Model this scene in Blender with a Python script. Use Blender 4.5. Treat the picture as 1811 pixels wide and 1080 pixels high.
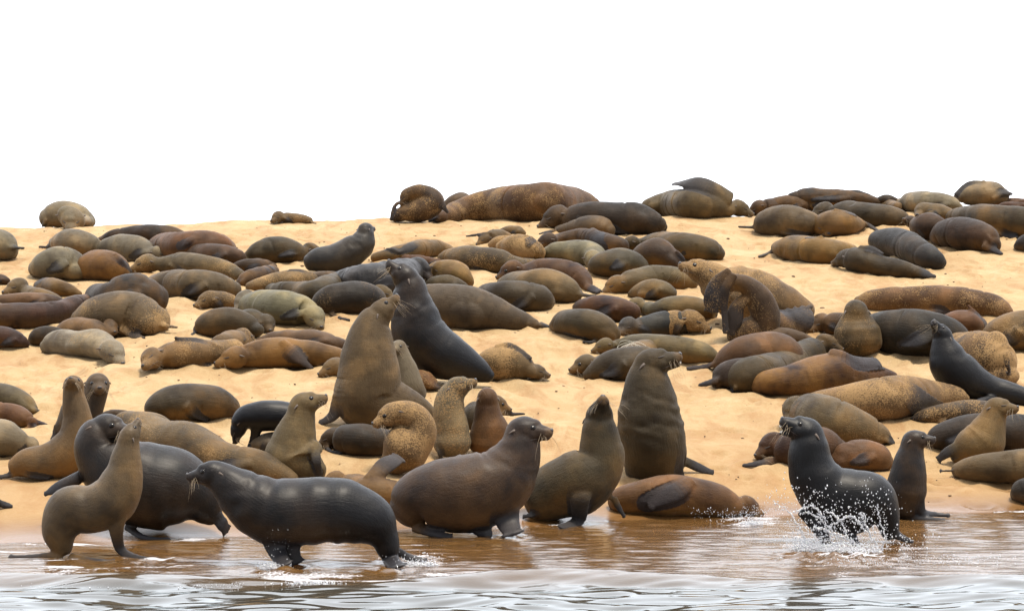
import bpy, bmesh, math, random
import numpy as np
from mathutils import Vector
from mathutils.bvhtree import BVHTree
random.seed(7); rng = np.random.default_rng(7)
for o in list(bpy.data.objects): bpy.data.objects.remove(o)
sc = bpy.context.scene
C = sc.collection

# ------------------------------------------------------------ camera
# metres; camera 2.4 m above the water (on a boat), looking along +Y
FPX, CX, YH, HC = 5000.0, 905.5, 400.0, 2.4        # photograph pixels
cam = bpy.data.cameras.new('camera'); cam_o = bpy.data.objects.new('camera', cam); C.objects.link(cam_o)
cam_o.location = (0, 0, HC); cam_o.rotation_euler = (math.radians(90), 0, 0)
cam.sensor_width = 36; cam.lens = 36*FPX/1811; cam.shift_y = -(540-YH)/1811
cam.clip_start = 0.5; cam.clip_end = 3000
sc.camera = cam_o

# ------------------------------------------------------------ world, sun, exposure
SUN_EL, SUN_AZ = math.radians(74), math.radians(135)     # azimuth from +Y (away from camera), negative = left
w = bpy.data.worlds.new('World'); sc.world = w; w.use_nodes = True
nt = w.node_tree; nt.nodes.clear()
out = nt.nodes.new('ShaderNodeOutputWorld'); bg = nt.nodes.new('ShaderNodeBackground')
sky = nt.nodes.new('ShaderNodeTexSky'); sky.sky_type = 'NISHITA'; sky.sun_disc = False
sky.sun_elevation = SUN_EL; sky.sun_rotation = SUN_AZ; sky.air_density = 1.0; sky.dust_density = 3.0
mx = nt.nodes.new('ShaderNodeMix'); mx.data_type = 'RGBA'; mx.inputs[0].default_value = 0.80
# a bright overcast: the cloud layer is brightest overhead and out over the sea beyond the bank
tcw = nt.nodes.new('ShaderNodeTexCoord'); sxy = nt.nodes.new('ShaderNodeSeparateXYZ'); nt.links.new(tcw.outputs['Generated'], sxy.inputs[0])
def wm(op, a, b):
    d = nt.nodes.new('ShaderNodeMath'); d.operation = op
    for i_, v_ in enumerate((a, b)):
        if hasattr(v_, 'is_linked'): nt.links.new(v_, d.inputs[i_])
        else: d.inputs[i_].default_value = v_
    return d.outputs[0]
zz = wm('MAXIMUM', sxy.outputs['Z'], 0.0)
lum = wm('MULTIPLY', wm('ADD', wm('MULTIPLY', zz, .68), .90), wm('ADD', wm('MULTIPLY', sxy.outputs['Y'], .46), .66))
cl = nt.nodes.new('ShaderNodeVectorMath'); cl.operation = 'SCALE'; cl.inputs[0].default_value = (18.0, 18.5, 19.6)
nt.links.new(lum, cl.inputs['Scale']); nt.links.new(cl.outputs[0], mx.inputs[7])
nt.links.new(sky.outputs[0], mx.inputs[6]); nt.links.new(mx.outputs[2], bg.inputs[0])
bg.inputs[1].default_value = 0.10
nt.links.new(bg.outputs[0], out.inputs[0])
sun = bpy.data.lights.new('sun', 'SUN'); sun.energy = 4.2; sun.angle = math.radians(12); sun.color = (1, .90, .75)
so = bpy.data.objects.new('sun', sun); C.objects.link(so)
dirv = Vector((math.sin(SUN_AZ)*math.cos(SUN_EL), math.cos(SUN_AZ)*math.cos(SUN_EL), math.sin(SUN_EL)))
so.rotation_euler = dirv.to_track_quat('Z', 'Y').to_euler(); so.location = (0, 20, 20)
vs = sc.view_settings
vs.view_transform = 'Standard'; vs.look = 'None'; vs.gamma = 1; vs.use_curve_mapping = False
vs.exposure = 0.38

# ------------------------------------------------------------ numeric helpers
def nz(p, scale, seed, n=10, octv=3):
    """cheap smooth noise of points p (N,3): sums of sines, about -1..1"""
    r = np.random.default_rng(seed); v = np.zeros(len(p)); amp = 1.0; tot = 0
    for o in range(octv):
        for i in range(n):
            d = r.normal(size=3); d /= np.linalg.norm(d)
            v += amp*np.sin(p @ d * scale*(0.6+0.9*r.random())*(1.9**o) + r.random()*6.28)
        tot += amp*math.sqrt(n/2.0); amp *= .5
    return v/tot
def smooth(a, b, x):
    t = np.clip((x-a)/(b-a), 0, 1); return t*t*(3-2*t)
# shoreline distance and crest height across the picture, as a function of world X
_sx = np.array([-9, -4.2, -3.3, -2.0, -.4, .6, 2.0, 3.4, 4.4, 9]); _sd = np.array([21.2, 21.4, 21.5, 21.9, 22.3, 23.0, 23.4, 23.7, 23.9, 24.3])
_cx = np.array([-14, -6.9, -5.6, -4.8, -3.6, -2.0, 1.5, 3.0, 5.0, 7.0, 14]); _cy = np.array([404, 402, 403, 398, 393, 389, 387, 385, 378, 368, 364])
DC = 38.5
def shore(X): return np.interp(X, _sx, _sd)
def ground(X, D):
    X = np.asarray(X, float); D = np.asarray(D, float)
    ds = shore(X); zc = HC + (YH-np.interp(X, _cx, _cy))*DC/FPX
    t = (D-ds)/(DC-ds)
    z = zc*(t + .10*t*(1-t))
    z = np.where(t < 0, (D-ds)*.035, z)
    zb = zc - .012*np.clip(D-DC, 0, 30)-0.02*np.clip(D-DC-3, 0, 200)**1.0
    z = np.where(t > 1, np.maximum(zb, -1), z)
    P = np.stack([X.ravel(), D.ravel()*.8, 0*X.ravel()], 1) if X.ndim else np.array([[float(X), float(D)*.8, 0.]])
    n = nz(P, 3.2, 5, 8, 2).reshape(X.shape) if X.ndim else nz(P, 3.2, 5, 8, 2)[0]
    return z + .022*n*smooth(-.02, .12, t)*np.clip(1-(t-1)*2, 0, 1)
_DD = np.linspace(15, 41, 1301)
def Dg(x, y):
    """depth at which the line of sight through (x,y) of the photograph meets the ground"""
    X = (x-CX)*_DD/FPX; ray = HC+(YH-y)*_DD/FPX
    hit = np.nonzero(np.maximum(ground(X, _DD), -.012) >= ray)[0]
    if len(hit): return float(min(_DD[hit[0]], 39.3))
    return 39.3
def W(x, y, D): return np.array([(x-CX)*D/FPX, D, HC+(YH-y)*D/FPX])

# ------------------------------------------------------------ materials
def mat(name):
    m = bpy.data.materials.new(name); m.use_nodes = True; n = m.node_tree; n.nodes.clear()
    o = n.nodes.new('ShaderNodeOutputMaterial'); return m, n, o
class G:
    def __init__(s, nt): s.nt = nt
    def n(s, t, **k):
        d = s.nt.nodes.new('ShaderNode'+t)
        for a, v in k.items(): setattr(d, a, v)
        return d
    def l(s, a, b): s.nt.links.new(a, b)
    def v(s, sock, val):
        if hasattr(val, 'is_linked'): s.l(val, sock)
        else: sock.default_value = val
    def math(s, op, a, b=0.5, c=None, clamp=False):
        d = s.n('Math', operation=op, use_clamp=clamp); s.v(d.inputs[0], a); s.v(d.inputs[1], b)
        if c is not None: s.v(d.inputs[2], c)
        return d.outputs[0]
    def mix(s, f, a, b, blend='MIX'):
        d = s.n('Mix', data_type='RGBA', blend_type=blend); s.v(d.inputs[0], f); s.v(d.inputs[6], a); s.v(d.inputs[7], b); return d.outputs[2]
    def noise(s, vec, scale, detail=4, rough=.55, dist=0):
        d = s.n('TexNoise'); s.l(vec, d.inputs['Vector']); d.inputs['Scale'].default_value = scale
        d.inputs['Detail'].default_value = detail; d.inputs['Roughness'].default_value = rough; d.inputs['Distortion'].default_value = dist
        return d.outputs['Fac']
    def ramp(s, f, a, b, x=0., y=1.):
        d = s.n('MapRange', clamp=True); s.v(d.inputs[0], f); d.inputs[1].default_value = a; d.inputs[2].default_value = b
        d.inputs[3].default_value = x; d.inputs[4].default_value = y; return d.outputs[0]
    def bump(s, h, strength, dist, nrm=None):
        d = s.n('Bump'); s.l(h, d.inputs['Height']); d.inputs['Strength'].default_value = strength; d.inputs['Distance'].default_value = dist
        if nrm is not None: s.l(nrm, d.inputs['Normal'])
        return d.outputs[0]
SAND = (.62, .425, .225, 1)
def fur_material(name, rough, coat, spec, sheen, wet):
    m, t, o = mat(name); g = G(t)
    inf = g.n('ObjectInfo'); tc = g.n('TexCoord')
    add = g.n('VectorMath', operation='ADD'); mul = g.n('VectorMath', operation='SCALE'); comb = g.n('CombineXYZ')
    for i in range(3): g.l(inf.outputs['Random'], comb.inputs[i])
    g.l(comb.outputs[0], mul.inputs[0]); mul.inputs['Scale'].default_value = 37.0
    g.l(tc.outputs['Object'], add.inputs[0]); g.l(mul.outputs[0], add.inputs[1]); pos = add.outputs[0]
    at = g.n('Attribute', attribute_name='mask'); sep = g.n('SeparateColor'); g.l(at.outputs['Color'], sep.inputs[0])
    flip, face, gold, sand = sep.outputs[0], sep.outputs[1], sep.outputs[2], at.outputs['Alpha']
    fl = g.n('Attribute', attribute_name='flow'); flow = fl.outputs['Vector']
    base = inf.outputs['Color']
    n1 = g.noise(pos, 3.3, 3, .5); n2 = g.noise(pos, 11, 4, .6); n3 = g.noise(flow, 60, 4, .7); n4 = g.noise(pos, 95, 3, .6)
    light = g.mix(1.0, base, (2.0, 1.85, 1.6, 1), 'MULTIPLY'); darkc = g.mix(1.0, base, (.36, .32, .32, 1), 'MULTIPLY')
    c = g.mix(g.ramp(n1, .52, .70), base, light); c = g.mix(g.ramp(n1, .30, .46, .75, 0), c, darkc)
    c = g.mix(g.ramp(n2, .56, .72, 0, .45), c, darkc)
    gmix = g.math('ADD', g.math('MULTIPLY', n1, .75), g.math('MULTIPLY', n2, .25))
    c = g.mix(g.math('MULTIPLY', g.ramp(gmix, .36, .62), gold, clamp=True), c, (.165, .084, .024, 1))
    c = g.mix(g.ramp(n3, .38, .68, 0, .26), c, g.mix(1.0, c, (.35, .33, .33, 1), 'MULTIPLY'))
    c = g.mix(g.ramp(n3, .55, .80, 0, .32), c, g.mix(1.0, c, (2.0, 1.9, 1.7, 1), 'MULTIPLY'))
    c = g.mix(g.math('MULTIPLY', face, .55), c, (.022, .015, .012, 1) if wet else (.120, .070, .032, 1))
    c = g.mix(g.math('MULTIPLY', flip, .85), c, (.022, .021, .024, 1))
    # sand stuck in the fur: clumped grains
    n6 = g.noise(pos, 78, 3, .65)
    clump = g.math('ADD', g.math('MULTIPLY', g.noise(pos, 4.5, 3, .6), .55), g.math('MULTIPLY', n6, .85))
    sm = g.math('MULTIPLY', g.ramp(g.math('ADD', clump, g.math('MULTIPLY', sand, .20)), .80, .90), g.ramp(sand, 0, .15))
    dust = g.math('MULTIPLY', g.ramp(n1, .38, .62, .1, .8), g.math('MULTIPLY', sand, .5))
    c = g.mix(dust, c, (.20, .13, .062, 1)); c = g.mix(g.math('MULTIPLY', sm, .72), c, (.30, .19, .088, 1))
    b = g.n('BsdfPrincipled'); g.l(c, b.inputs['Base Color'])
    mq = g.n('Mapping'); mq.inputs['Scale'].default_value = (4.2, 1, 1); g.l(flow, mq.inputs[0]); tuft = g.noise(mq.outputs[0], 17, 5, .72, 1.2)
    rr = g.ramp(n2, .3, .7, rough-.08, rough+.10); rr = g.math('ADD', rr, g.math('MULTIPLY', sm, .4), clamp=True)
    g.l(rr, b.inputs['Roughness']); b.inputs['Specular IOR Level'].default_value = spec
    b.inputs['Coat Weight'].default_value = coat; b.inputs['Coat Roughness'].default_value = .42
    b.inputs['Sheen Weight'].default_value = sheen; b.inputs['Sheen Roughness'].default_value = .4
    b.inputs['Sheen Tint'].default_value = (1, .9, .75, 1)
    nb = g.bump(n3, .60 if wet else .50, .010); nb = g.bump(n4, .15 if wet else .45, .006, nb); nb = g.bump(tuft, .40 if wet else .30, .012, nb); nb = g.bump(sm, .5, .008, nb)
    mp = g.n('Mapping'); mp.inputs['Scale'].default_value = (70, .9, .9); g.l(flow, mp.inputs[0]); cr = g.noise(mp.outputs[0], 1.5, 4, .65, 1.6)
    crm = g.math('MULTIPLY', g.ramp(cr, .42, .54), g.ramp(n1, .42, .60)); nb = g.bump(crm, .12, .014, nb)
    g.l(nb, b.inputs['Normal']); g.l(b.outputs[0], o.inputs[0]); return m
M_DRY = fur_material('dry_fur', .58, 0, .16, .05, False)
M_DAMP = fur_material('damp_fur', .50, .14, .16, .02, False)
M_WET = fur_material('wet_fur', .42, .26, .10, 0, True)
def plain(name, col, rough, spec=.5, coat=0):
    m, t, o = mat(name); g = G(t); b = g.n('BsdfPrincipled'); tc = g.n('TexCoord')
    n = g.noise(tc.outputs['Object'], 60, 3); g.l(g.mix(n, tuple(c*.75 for c in col)+(1,), tuple(c*1.25 for c in col)+(1,)), b.inputs[0])
    b.inputs['Roughness'].default_value = rough; b.inputs['Specular IOR Level'].default_value = spec; b.inputs['Coat Weight'].default_value = coat
    g.l(b.outputs[0], o.inputs[0]); return m
M_EYE = plain('eye_dark', (.006, .004, .003), .16, .35); M_NOSE = plain('nose_leather', (.02, .016, .016), .35)
M_SLIT = plain('eyelid', (.03, .022, .018), .7); M_EAR = plain('ear_skin', (.07, .05, .038), .6)
M_WH = plain('whisker', (.34, .26, .17), .5); M_MOUTH = plain('mouth_line', (.025, .016, .014), .6); M_TOOTH = plain('tooth', (.75, .7, .6), .3)
M_LINE = plain('nylon_line', (.62, .6, .5), .35)

def link(name, me, m, parent=None, loc=None, smooth_=True):
    o = bpy.data.objects.new(name, me); C.objects.link(o)
    if m: me.materials.append(m)
    if smooth_ and len(me.polygons): me.polygons.foreach_set('use_smooth', np.ones(len(me.polygons), bool))
    if parent: o.parent = parent
    if loc is not None: o.location = loc
    return o
def tag(o, **k):
    for a, v in k.items(): o[a] = v
class MB:
    def __init__(s): s.v = []; s.f = []; s.n = 0
    def add(s, V, F):
        s.v.append(np.asarray(V, float)); s.f += [tuple(i+s.n for i in f) for f in F]; s.n += len(V)
    def tube(s, P, A1, A2, seg=16, cap=.55):
        """rings at P with half-axis vectors A1, A2; rounded caps"""
        P = np.asarray(P); n = len(P); th = np.linspace(0, 2*math.pi, seg, endpoint=False)
        Rn = []; 
        def capring(i, j, sgn):
            t = P[i]-P[j]; t /= (np.linalg.norm(t)+1e-9); L = min(np.linalg.norm(A1[i]), np.linalg.norm(A2[i]))*cap
            rs = []
            for q in (.35, .65, .88, .98):
                rs.append((P[i]+t*L*q, math.sqrt(1-q*q), i))
            return rs
        start = capring(0, 1, -1)[::-1]; end = capring(n-1, n-2, 1)
        seq = start+[(P[i], 1., i) for i in range(n)]+end
        V = np.concatenate([c+np.outer(np.cos(th), A1[i])*k+np.outer(np.sin(th), A2[i])*k for c, k, i in seq])
        m = len(seq); F = []
        for a in range(m-1):
            for b in range(seg):
                c = (b+1) % seg; F.append((a*seg+b, a*seg+c, (a+1)*seg+c, (a+1)*seg+b))
        F.append(tuple(range(seg-1, -1, -1))); F.append(tuple((m-1)*seg+b for b in range(seg)))
        s.add(V, F)
    def ball(s, c, ax, ay, az, seg=14, rings=9):
        V = []; F = []
        for i in range(rings+1):
            ph = math.pi*(i+.02*(i == 0)-.02*(i == rings))/rings
            for j in range(seg):
                th = 2*math.pi*j/seg
                V.append(np.asarray(c)+np.asarray(ax)*math.sin(ph)*math.cos(th)+np.asarray(ay)*math.sin(ph)*math.sin(th)+np.asarray(az)*math.cos(ph))
        for i in range(rings):
            for j in range(seg):
                k = (j+1) % seg; F.append((i*seg+j, (i+1)*seg+j, (i+1)*seg+k, i*seg+k))
        F.append(tuple(range(seg))); F.append(tuple(rings*seg+j for j in range(seg-1, -1, -1)))
        s.add(V, F)
    def thin(s, P, r0, r1, seg=5):
        P = np.asarray(P, float); n = len(P); A1 = []; A2 = []
        for i in range(n):
            t = P[min(i+1, n-1)]-P[max(i-1, 0)]; t /= np.linalg.norm(t)+1e-9
            a = np.cross(t, (0.13, .3, .95)); a /= np.linalg.norm(a)+1e-9; b = np.cross(t, a); r = r0+(r1-r0)*i/(n-1)
            A1.append(a*r); A2.append(b*r)
        s.tube(P, A1, A2, seg)
    def mesh(s, name):
        me = bpy.data.meshes.new(name); me.from_pydata(np.concatenate(s.v).tolist(), [], s.f); me.validate(); me.update(); return me

def catmull(P, k):
    """P (n,m) control rows -> resampled rows, centripetal"""
    P = np.asarray(P, float); n = len(P)
    if n == 2: return P[0]+(P[1]-P[0])*np.linspace(0, 1, k+1)[:, None]
    Q = np.vstack([2*P[0]-P[1], P, 2*P[-1]-P[-2]]); out = []
    for i in range(1, n):
        p0, p1, p2, p3 = Q[i-1], Q[i], Q[i+1], Q[i+2]
        for j in range(k):
            t = j/k
            out.append(.5*((2*p1)+(-p0+p2)*t+(2*p0-5*p1+4*p2-p3)*t*t+(-p0+3*p1-3*p2+p3)*t**3))
    out.append(P[-1]); return np.array(out)

COL = dict(olive=(.068, .049, .024), grey=(.108, .090, .058), pale=(.170, .142, .100), brown=(.031, .017, .009), red=(.030, .013, .008),
           rust=(.060, .027, .011), gold=(.110, .060, .019), dark=(.0145, .011, .008), char=(.016, .015, .015), wet=(.0040, .0040, .0052),
           taupe=(.056, .036, .022), sandy=(.080, .052, .025), dolive=(.034, .0245, .0125), choc=(.022, .013, .008))
SEALS = []
GROUP = 'fur seals of the colony on the sand bank'
def seal(label, col, P, H=None, F=(), E=(), b=None, k=None, pf=0, gold=.45, sand=0., wet=0, eyes='c', det=1, dd=0, open_=0, up=None, name='fur_seal', cat='seal', hair=0):
    SEALS.append(dict(label=label, col=col, P=P, H=H, F=F, E=E, b=b, k=k, gold=gold, sand=sand, wet=wet, eyes=eyes, det=det, dd=dd, open=open_, up=up, pf=pf, name=name, cat=cat, hair=hair))

def build_seal(idx, s):
    rs = random.Random(idx*13+5)
    U = s['b'] is not None
    pts = []
    if U:
        xb = float(np.mean([p[0] for p in s['P']])); Db = Dg(xb, s['b'])
        for p in s['P']:
            D = Db+(p[3] if len(p) > 3 else 0)*Db/FPX
            pts.append((*W(p[0], p[1], D), p[2]*D/FPX))
    else:
        for x, t, bt in s['P']:
            y = (t+bt)/2; r = (bt-t)/2; D = Dg(x, bt-r*.12)+s['dd']*30/FPX
            pts.append((*W(x, y, D), r*D/FPX))
    pts = np.array(pts)
    Dm = float(pts[:, 1].mean()); vox = {2: .0095, 1: .0135, 0: .017}[s['det']]
    R = None
    if s['H']:
        h = s['H']; hx, hy, hr = h[:3]
        if len(h) > 6: Dh = pts[-1, 1]+h[6]*Dm/FPX
        elif U: Dh = pts[-1, 1]
        else: Dh = min(Dg(hx, hy+hr*.85), pts[-1, 1]+.12)
        if not U and len(h) <= 6: Dh -= .45*hr*Dh/FPX; hr *= 1.10                # resting heads lie clear of the shoulder
        hc = W(hx, hy, Dh); R = hr*Dh/FPX
        f = np.array([h[3], h[5], -h[4]], float); f /= np.linalg.norm(f)
        gap = np.linalg.norm(hc-pts[-1, :3]); c_end = [*(hc-f*R*.15), R*.93]
        if not U and gap > .9*R: ctrl = np.vstack([pts, [*(pts[-1, :3]*.45+hc*.55), .76*min(pts[-1, 3], R)], c_end])   # the neck draws in behind the skull
        else: ctrl = np.vstack([pts, c_end])
    else: ctrl = pts
    ctrl = ctrl.copy(); rm_ = ctrl[:len(pts), 3].max()
    if not U: np_ = len(pts)-(1 if R else 0); ctrl[:np_, 3] = rm_*(ctrl[:np_, 3]/rm_)**.80
    ctrl[:len(pts), 3] *= (1.0 if U else 1.06)
    sp = catmull(ctrl, 12); sp[:, 3] = np.maximum(sp[:, 3], .012)
    Pc = sp[:, :3]; rr = sp[:, 3]; n = len(Pc)
    kk = s['k'] or (1.0 if U else 1.12)
    A1 = []; A2 = []; prev = None
    for i in range(n):
        t = Pc[min(i+1, n-1)]-Pc[max(i-1, 0)]; t /= np.linalg.norm(t)+1e-9
        a = np.cross(t, (0, 1, 0))
        if np.linalg.norm(a) < .25: a = (prev if prev is not None else np.array([0, 0, 1.]))
        a = a-t*np.dot(a, t); a /= np.linalg.norm(a)+1e-9
        if prev is not None and np.dot(a, prev) < 0: a = -a
        prev = a; b2 = np.cross(t, a); A1.append(a*rr[i]); A2.append(b2*rr[i]*kk)
    mb = MB(); mb.tube(Pc, A1, A2, 44, .6 if U else .8)
    for e in s['E']:
        x, y, rx, ry, dz = e; near = pts[np.argmin([abs((p[0]/p[1]*FPX+CX)-x) for p in pts])]
        D = near[1]+dz*Dm/FPX; c = W(x, y, D); q = D/FPX
        mb.ball(c, (rx*q, 0, 0), (0, (rx+ry)*.5*q, 0), (0, 0, ry*q), 18, 12)
    if not U and not s['E'] and n > 20:                          # haunch and shoulder swell out, waist and neck draw in
        for q0, sz in ((.18+.10*rs.random(), .62), (.62+.14*rs.random(), .70)):
            i0 = int(q0*(n-1)); r_ = rr[i0]; t_ = Pc[min(i0+2, n-1)]-Pc[max(i0-2, 0)]; t_ /= np.linalg.norm(t_)+1e-9
            mb.ball(Pc[i0]+np.array([0, -1., 0])*r_*kk*.46+np.array([0, 0, 1.])*r_*(-.18+.25*rs.random()), t_*r_*sz*1.45, np.array([0, -1, 0])*r_*sz, np.array([0, 0, 1])*r_*sz, 18, 12)
    # flippers
    flips = []
    px = Pc[:, 0]/Pc[:, 1]*FPX+CX; py = YH-(Pc[:, 2]-HC)/Pc[:, 1]*FPX; pr = rr/Pc[:, 1]*FPX
    Fl = list(s['F'])
    if not U and not s['F'] and s['det'] >= 0 and rs.random() < .85 and n > 12:
        ia = int(n*(.62+.12*rs.random())); ib = max(0, int(ia-n*(.22+.12*rs.random()))); q1 = pr[ia]
        hh_ = rs.random(); Fl.append([(px[ia], py[ia]-q1*.1, q1*.55), ((px[ia]+px[ib])/2, py[ia]*.5+py[ib]*.5+q1*(.15+.4*hh_), q1*.62), (px[ib], py[ib]+pr[ib]*(.35+.45*hh_), q1*.24)])
        if s['H'] and rs.random() < .5: Fl.append(['h', (px[0], py[0]+pr[0]*.4, pr[0]*.8), (px[0]-(px[12]-px[0])*.35, py[0]+pr[0]*.7, pr[0]*.6), (px[0]-(px[12]-px[0])*.7, py[0]+pr[0]*.9, pr[0]*.3)])
    for fl in Fl:
        hind = fl[0] == 'h'; q = fl[1:] if hind else fl; rows = []
        for ip, p in enumerate(q):
            x, y, wd = p[:3]; off = p[3] if len(p) > 3 else 0
            d2 = (px-x)**2+(py-y)**2; j = int(np.argmin(np.sqrt(d2)-pr)); dist = math.sqrt(d2[j])
            ins = min(1, max(0, 1.6-dist/max(pr[j], 4)))
            vy = min(.9, abs(y-py[j])/max(pr[j], 3)); D = Pc[j, 1]-((.42 if ip == 0 else .85) if U else 1.08*max(.35, math.sqrt(1-vy*vy)))*rr[j]*kk*ins
            D = min(D, Dg(x, y+wd*.3)) if y > YH-5 else D
            D += off*D/FPX
            rows.append((*W(x, y, D), wd*.5*D/FPX))
        rows = catmull(rows, 6); m = len(rows); T1 = []; T2 = []
        nrm = np.array([0, -.82, .57])
        for i in range(m):
            t = rows[min(i+1, m-1), :3]-rows[max(i-1, 0), :3]; t /= np.linalg.norm(t)+1e-9
            wv = np.cross(t, nrm); wv /= np.linalg.norm(wv)+1e-9; tv = np.cross(wv, t); u = i/(m-1)
            hw = rows[i, 3]; th = max(hw*(.60*(1-u)+.20*u), vox*1.25)
            T1.append(wv*max(hw, vox*1.1)); T2.append(tv*th)
        mb.tube(rows[:, :3], T1, T2, 14, .5)
        if s['det'] == 2:                                   # toes / scalloped flipper edge
            i = m-1; t = rows[i, :3]-rows[i-2, :3]; t /= np.linalg.norm(t)+1e-9; wv = T1[i]/np.linalg.norm(T1[i]); hw = max(rows[i, 3], .02)
            nf = 5 if hind else 4; L = hw*(1.0 if hind else .45) if hw < .055 else hw*.35
            for a in range(nf):
                u = (a/(nf-1)-.5)*2; c0 = rows[i-1, :3]+wv*hw*.75*u; c1 = c0+t*L*(1-.35*abs(u)+.2*rs.random())+wv*hw*.45*u
                mb.thin([c0, (c0+c1)/2, c1], max(hw*.27, .009), max(hw*.17, .008), 8)
        flips.append(rows)
    # head
    if R:
        zr = np.array([0, 0, 1.]) if s['up'] is None else np.array(s['up'], float)
        if abs(np.dot(zr, f)) > .97: zr = np.array([0, 1., 0])
        up = zr-f*np.dot(zr, f); up /= np.linalg.norm(up); sd = np.cross(f, up)
        hp = lambda a, b_, c: hc+f*R*a+sd*R*b_+up*R*c
        mb.ball(hc, f*R*1.08, sd*R*.93, up*R*.92, 18, 12)
        xs = [.1, .5, .9, 1.22, 1.5, 1.72]; ws = [.88, .76, .60, .50, .42, .29]; hs = [.84, .73, .56, .45, .37, .25]; cs = [0, -.02, -.06, -.09, -.11, -.10]
        mb.tube([hp(x, 0, c) for x, c in zip(xs, cs)], [sd*R*a for a in ws], [up*R*a for a in hs], 16, .5)
        for q in (-1, 1): mb.ball(hp(1.38, .19*q, -.20), f*R*.34, sd*R*.27, up*R*.25)
        mb.ball(hp(.55, 0, .38), f*R*.55, sd*R*.55, up*R*.38)
        for q in (-1, 1): mb.ball(hp(.55, .38*q, -.2), f*R*.5, sd*R*.38, up*R*.42)
        ja = math.radians(4+26*s['open']); jd = f*math.cos(ja)-up*math.sin(ja)
        j0 = hp(.35, 0, -.36); mb.tube([j0+jd*R*a for a in (0, .5, 1.0, 1.22)], [sd*R*a for a in (.42, .33, .22, .15)], [up*R*a for a in (.26, .2, .12, .1)], 12, .5)
    me = mb.mesh('tmp'); ob = bpy.data.objects.new('tmp', me); C.objects.link(ob)
    md = ob.modifiers.new('r', 'REMESH'); md.mode = 'VOXEL'; md.voxel_size = vox; md.adaptivity = 0
    sm_ = ob.modifiers.new('s', 'SMOOTH'); sm_.factor = .5; sm_.iterations = 8 if s['det'] == 2 else 5
    dg = bpy.context.evaluated_depsgraph_get(); body = bpy.data.meshes.new_from_object(ob.evaluated_get(dg))
    bpy.data.objects.remove(ob); bpy.data.meshes.remove(me)
    N = len(body.vertices); co = np.empty(N*3); body.vertices.foreach_get('co', co); co = co.reshape(-1, 3)
    no = np.empty(N*3); body.vertices.foreach_get('normal', no); no = no.reshape(-1, 3)
    # nearest point on the spine
    d = np.linalg.norm(co[:, None, :]-Pc[None], axis=2); j = np.argmin(d-rr[None]*.6, axis=1)
    arc = np.concatenate([[0], np.cumsum(np.linalg.norm(np.diff(Pc, axis=0), axis=1))])
    rel = co-Pc[j]; a1 = np.array(A1)[j]; a2 = np.array(A2)[j]
    ca = (rel*a1).sum(1)/(rr[j]); sa = (rel*a2).sum(1)/(rr[j]*kk**2)
    tt = np.gradient(Pc, axis=0); tt /= np.linalg.norm(tt, axis=1)[:, None]+1e-9
    s_al = arc[j]+(rel*tt[j]).sum(1)
    flow = np.stack([s_al*.16, ca, sa], 1)
    fm = np.zeros(N)
    for rows in flips:
        dd_ = np.linalg.norm(co[:, None]-rows[None, :, :3], axis=2); jj = dd_.argmin(1); u = jj/(len(rows)-1)
        ins = dd_[np.arange(N), jj] < rows[jj, 3]*1.25+.015
        fm = np.maximum(fm, np.where(ins, smooth(.12, .5, u), 0))
    hm = np.zeros(N); nearhead = np.zeros(N)
    if R:
        hx_ = (co-hc)@f/R; hl = np.linalg.norm(co-hc, axis=1)/R
        hm = smooth(1.3, 1.8, hx_)*(hl < 2.6); nearhead = smooth(3.2, 1.7, hl)
    rbody = float(np.max(rr)); sc_ = 1/max(rbody, .05)
    nlow = nz(co, 1.6*sc_, idx+1, 8, 2); nmid = nz(co*np.array([1, 1, 1]), 26, idx+77, 8, 2); amp = (1-fm)*(1-nearhead)
    disp = ((.05 if not U else .018)*rbody*nlow + .0012*nmid)*amp
    if not U:                                                   # soft fat folds of a resting body
        fd = nz(np.stack([s_al*sc_*.9+ca*.25, ca*.5, sa*.5], 1), 2.6, idx+400, 7, 1); disp -= .060*rbody*np.exp(-(fd/.17)**2)*smooth(0, .8, nz(co, 2.6*sc_, idx+12, 6, 1))*amp
    fold = nz(np.stack([s_al*1.0, ca*.05, sa*.05], 1), 42, idx+300, 5, 1)
    disp += (.0028 if U else .0008)*fold*amp*smooth(.1, .7, nz(co, 3.5, idx+9, 6, 1))
    if s['hair']:
        hs_ = nz(np.stack([s_al*.45, ca*.3, sa*.3], 1), 95, idx+500, 12, 2)*smooth(s['hair'], s['hair']+.18, s_al/arc[-1])
        disp += .005*hs_*(1-fm)*(1-nearhead*.7)
    co2 = co+no*disp[:, None]
    low = smooth(.25, -.75, (rel[:, 2])/np.maximum(rr[j], .02))        # belly fur is golden
    gm = np.clip(s['gold']*(.35+1.0*low+.35*nz(co, 4, idx+31, 6, 1)), 0, 1)*(1-fm)
    if R: gm = np.clip(gm+.3*s['gold']*(hl < 1.4), 0, 1)
    sn = np.clip(s['sand']*(1.0+.55*nz(co, 5, idx+55, 6, 1)), 0, 1)*(1-fm*.6)
    if s['pf']: sn = np.maximum(sn, fm*.55); fm = fm*.3
    base = np.array([float(Pc[:, 0].mean()), float(Pc[:, 1].mean()), 0.]); base[2] = ground(base[0], base[1])
    body.vertices.foreach_set('co', (co2-base).ravel())
    ca_ = body.color_attributes.new('mask', 'FLOAT_COLOR', 'POINT'); ca_.data.foreach_set('color', np.stack([fm, hm, gm, sn], 1).ravel())
    fa = body.attributes.new('flow', 'FLOAT_VECTOR', 'POINT'); fa.data.foreach_set('vector', flow.ravel())
    body.update(); body.name = 'seal_body'
    material = (M_DRY, M_DAMP, M_WET)[s['wet']]; jit = 1+.22*(rs.random()-.5)
    col = tuple(c*jit*(1+.10*(rs.random()-.5)) for c in COL[s['col']])+(1,)
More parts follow.
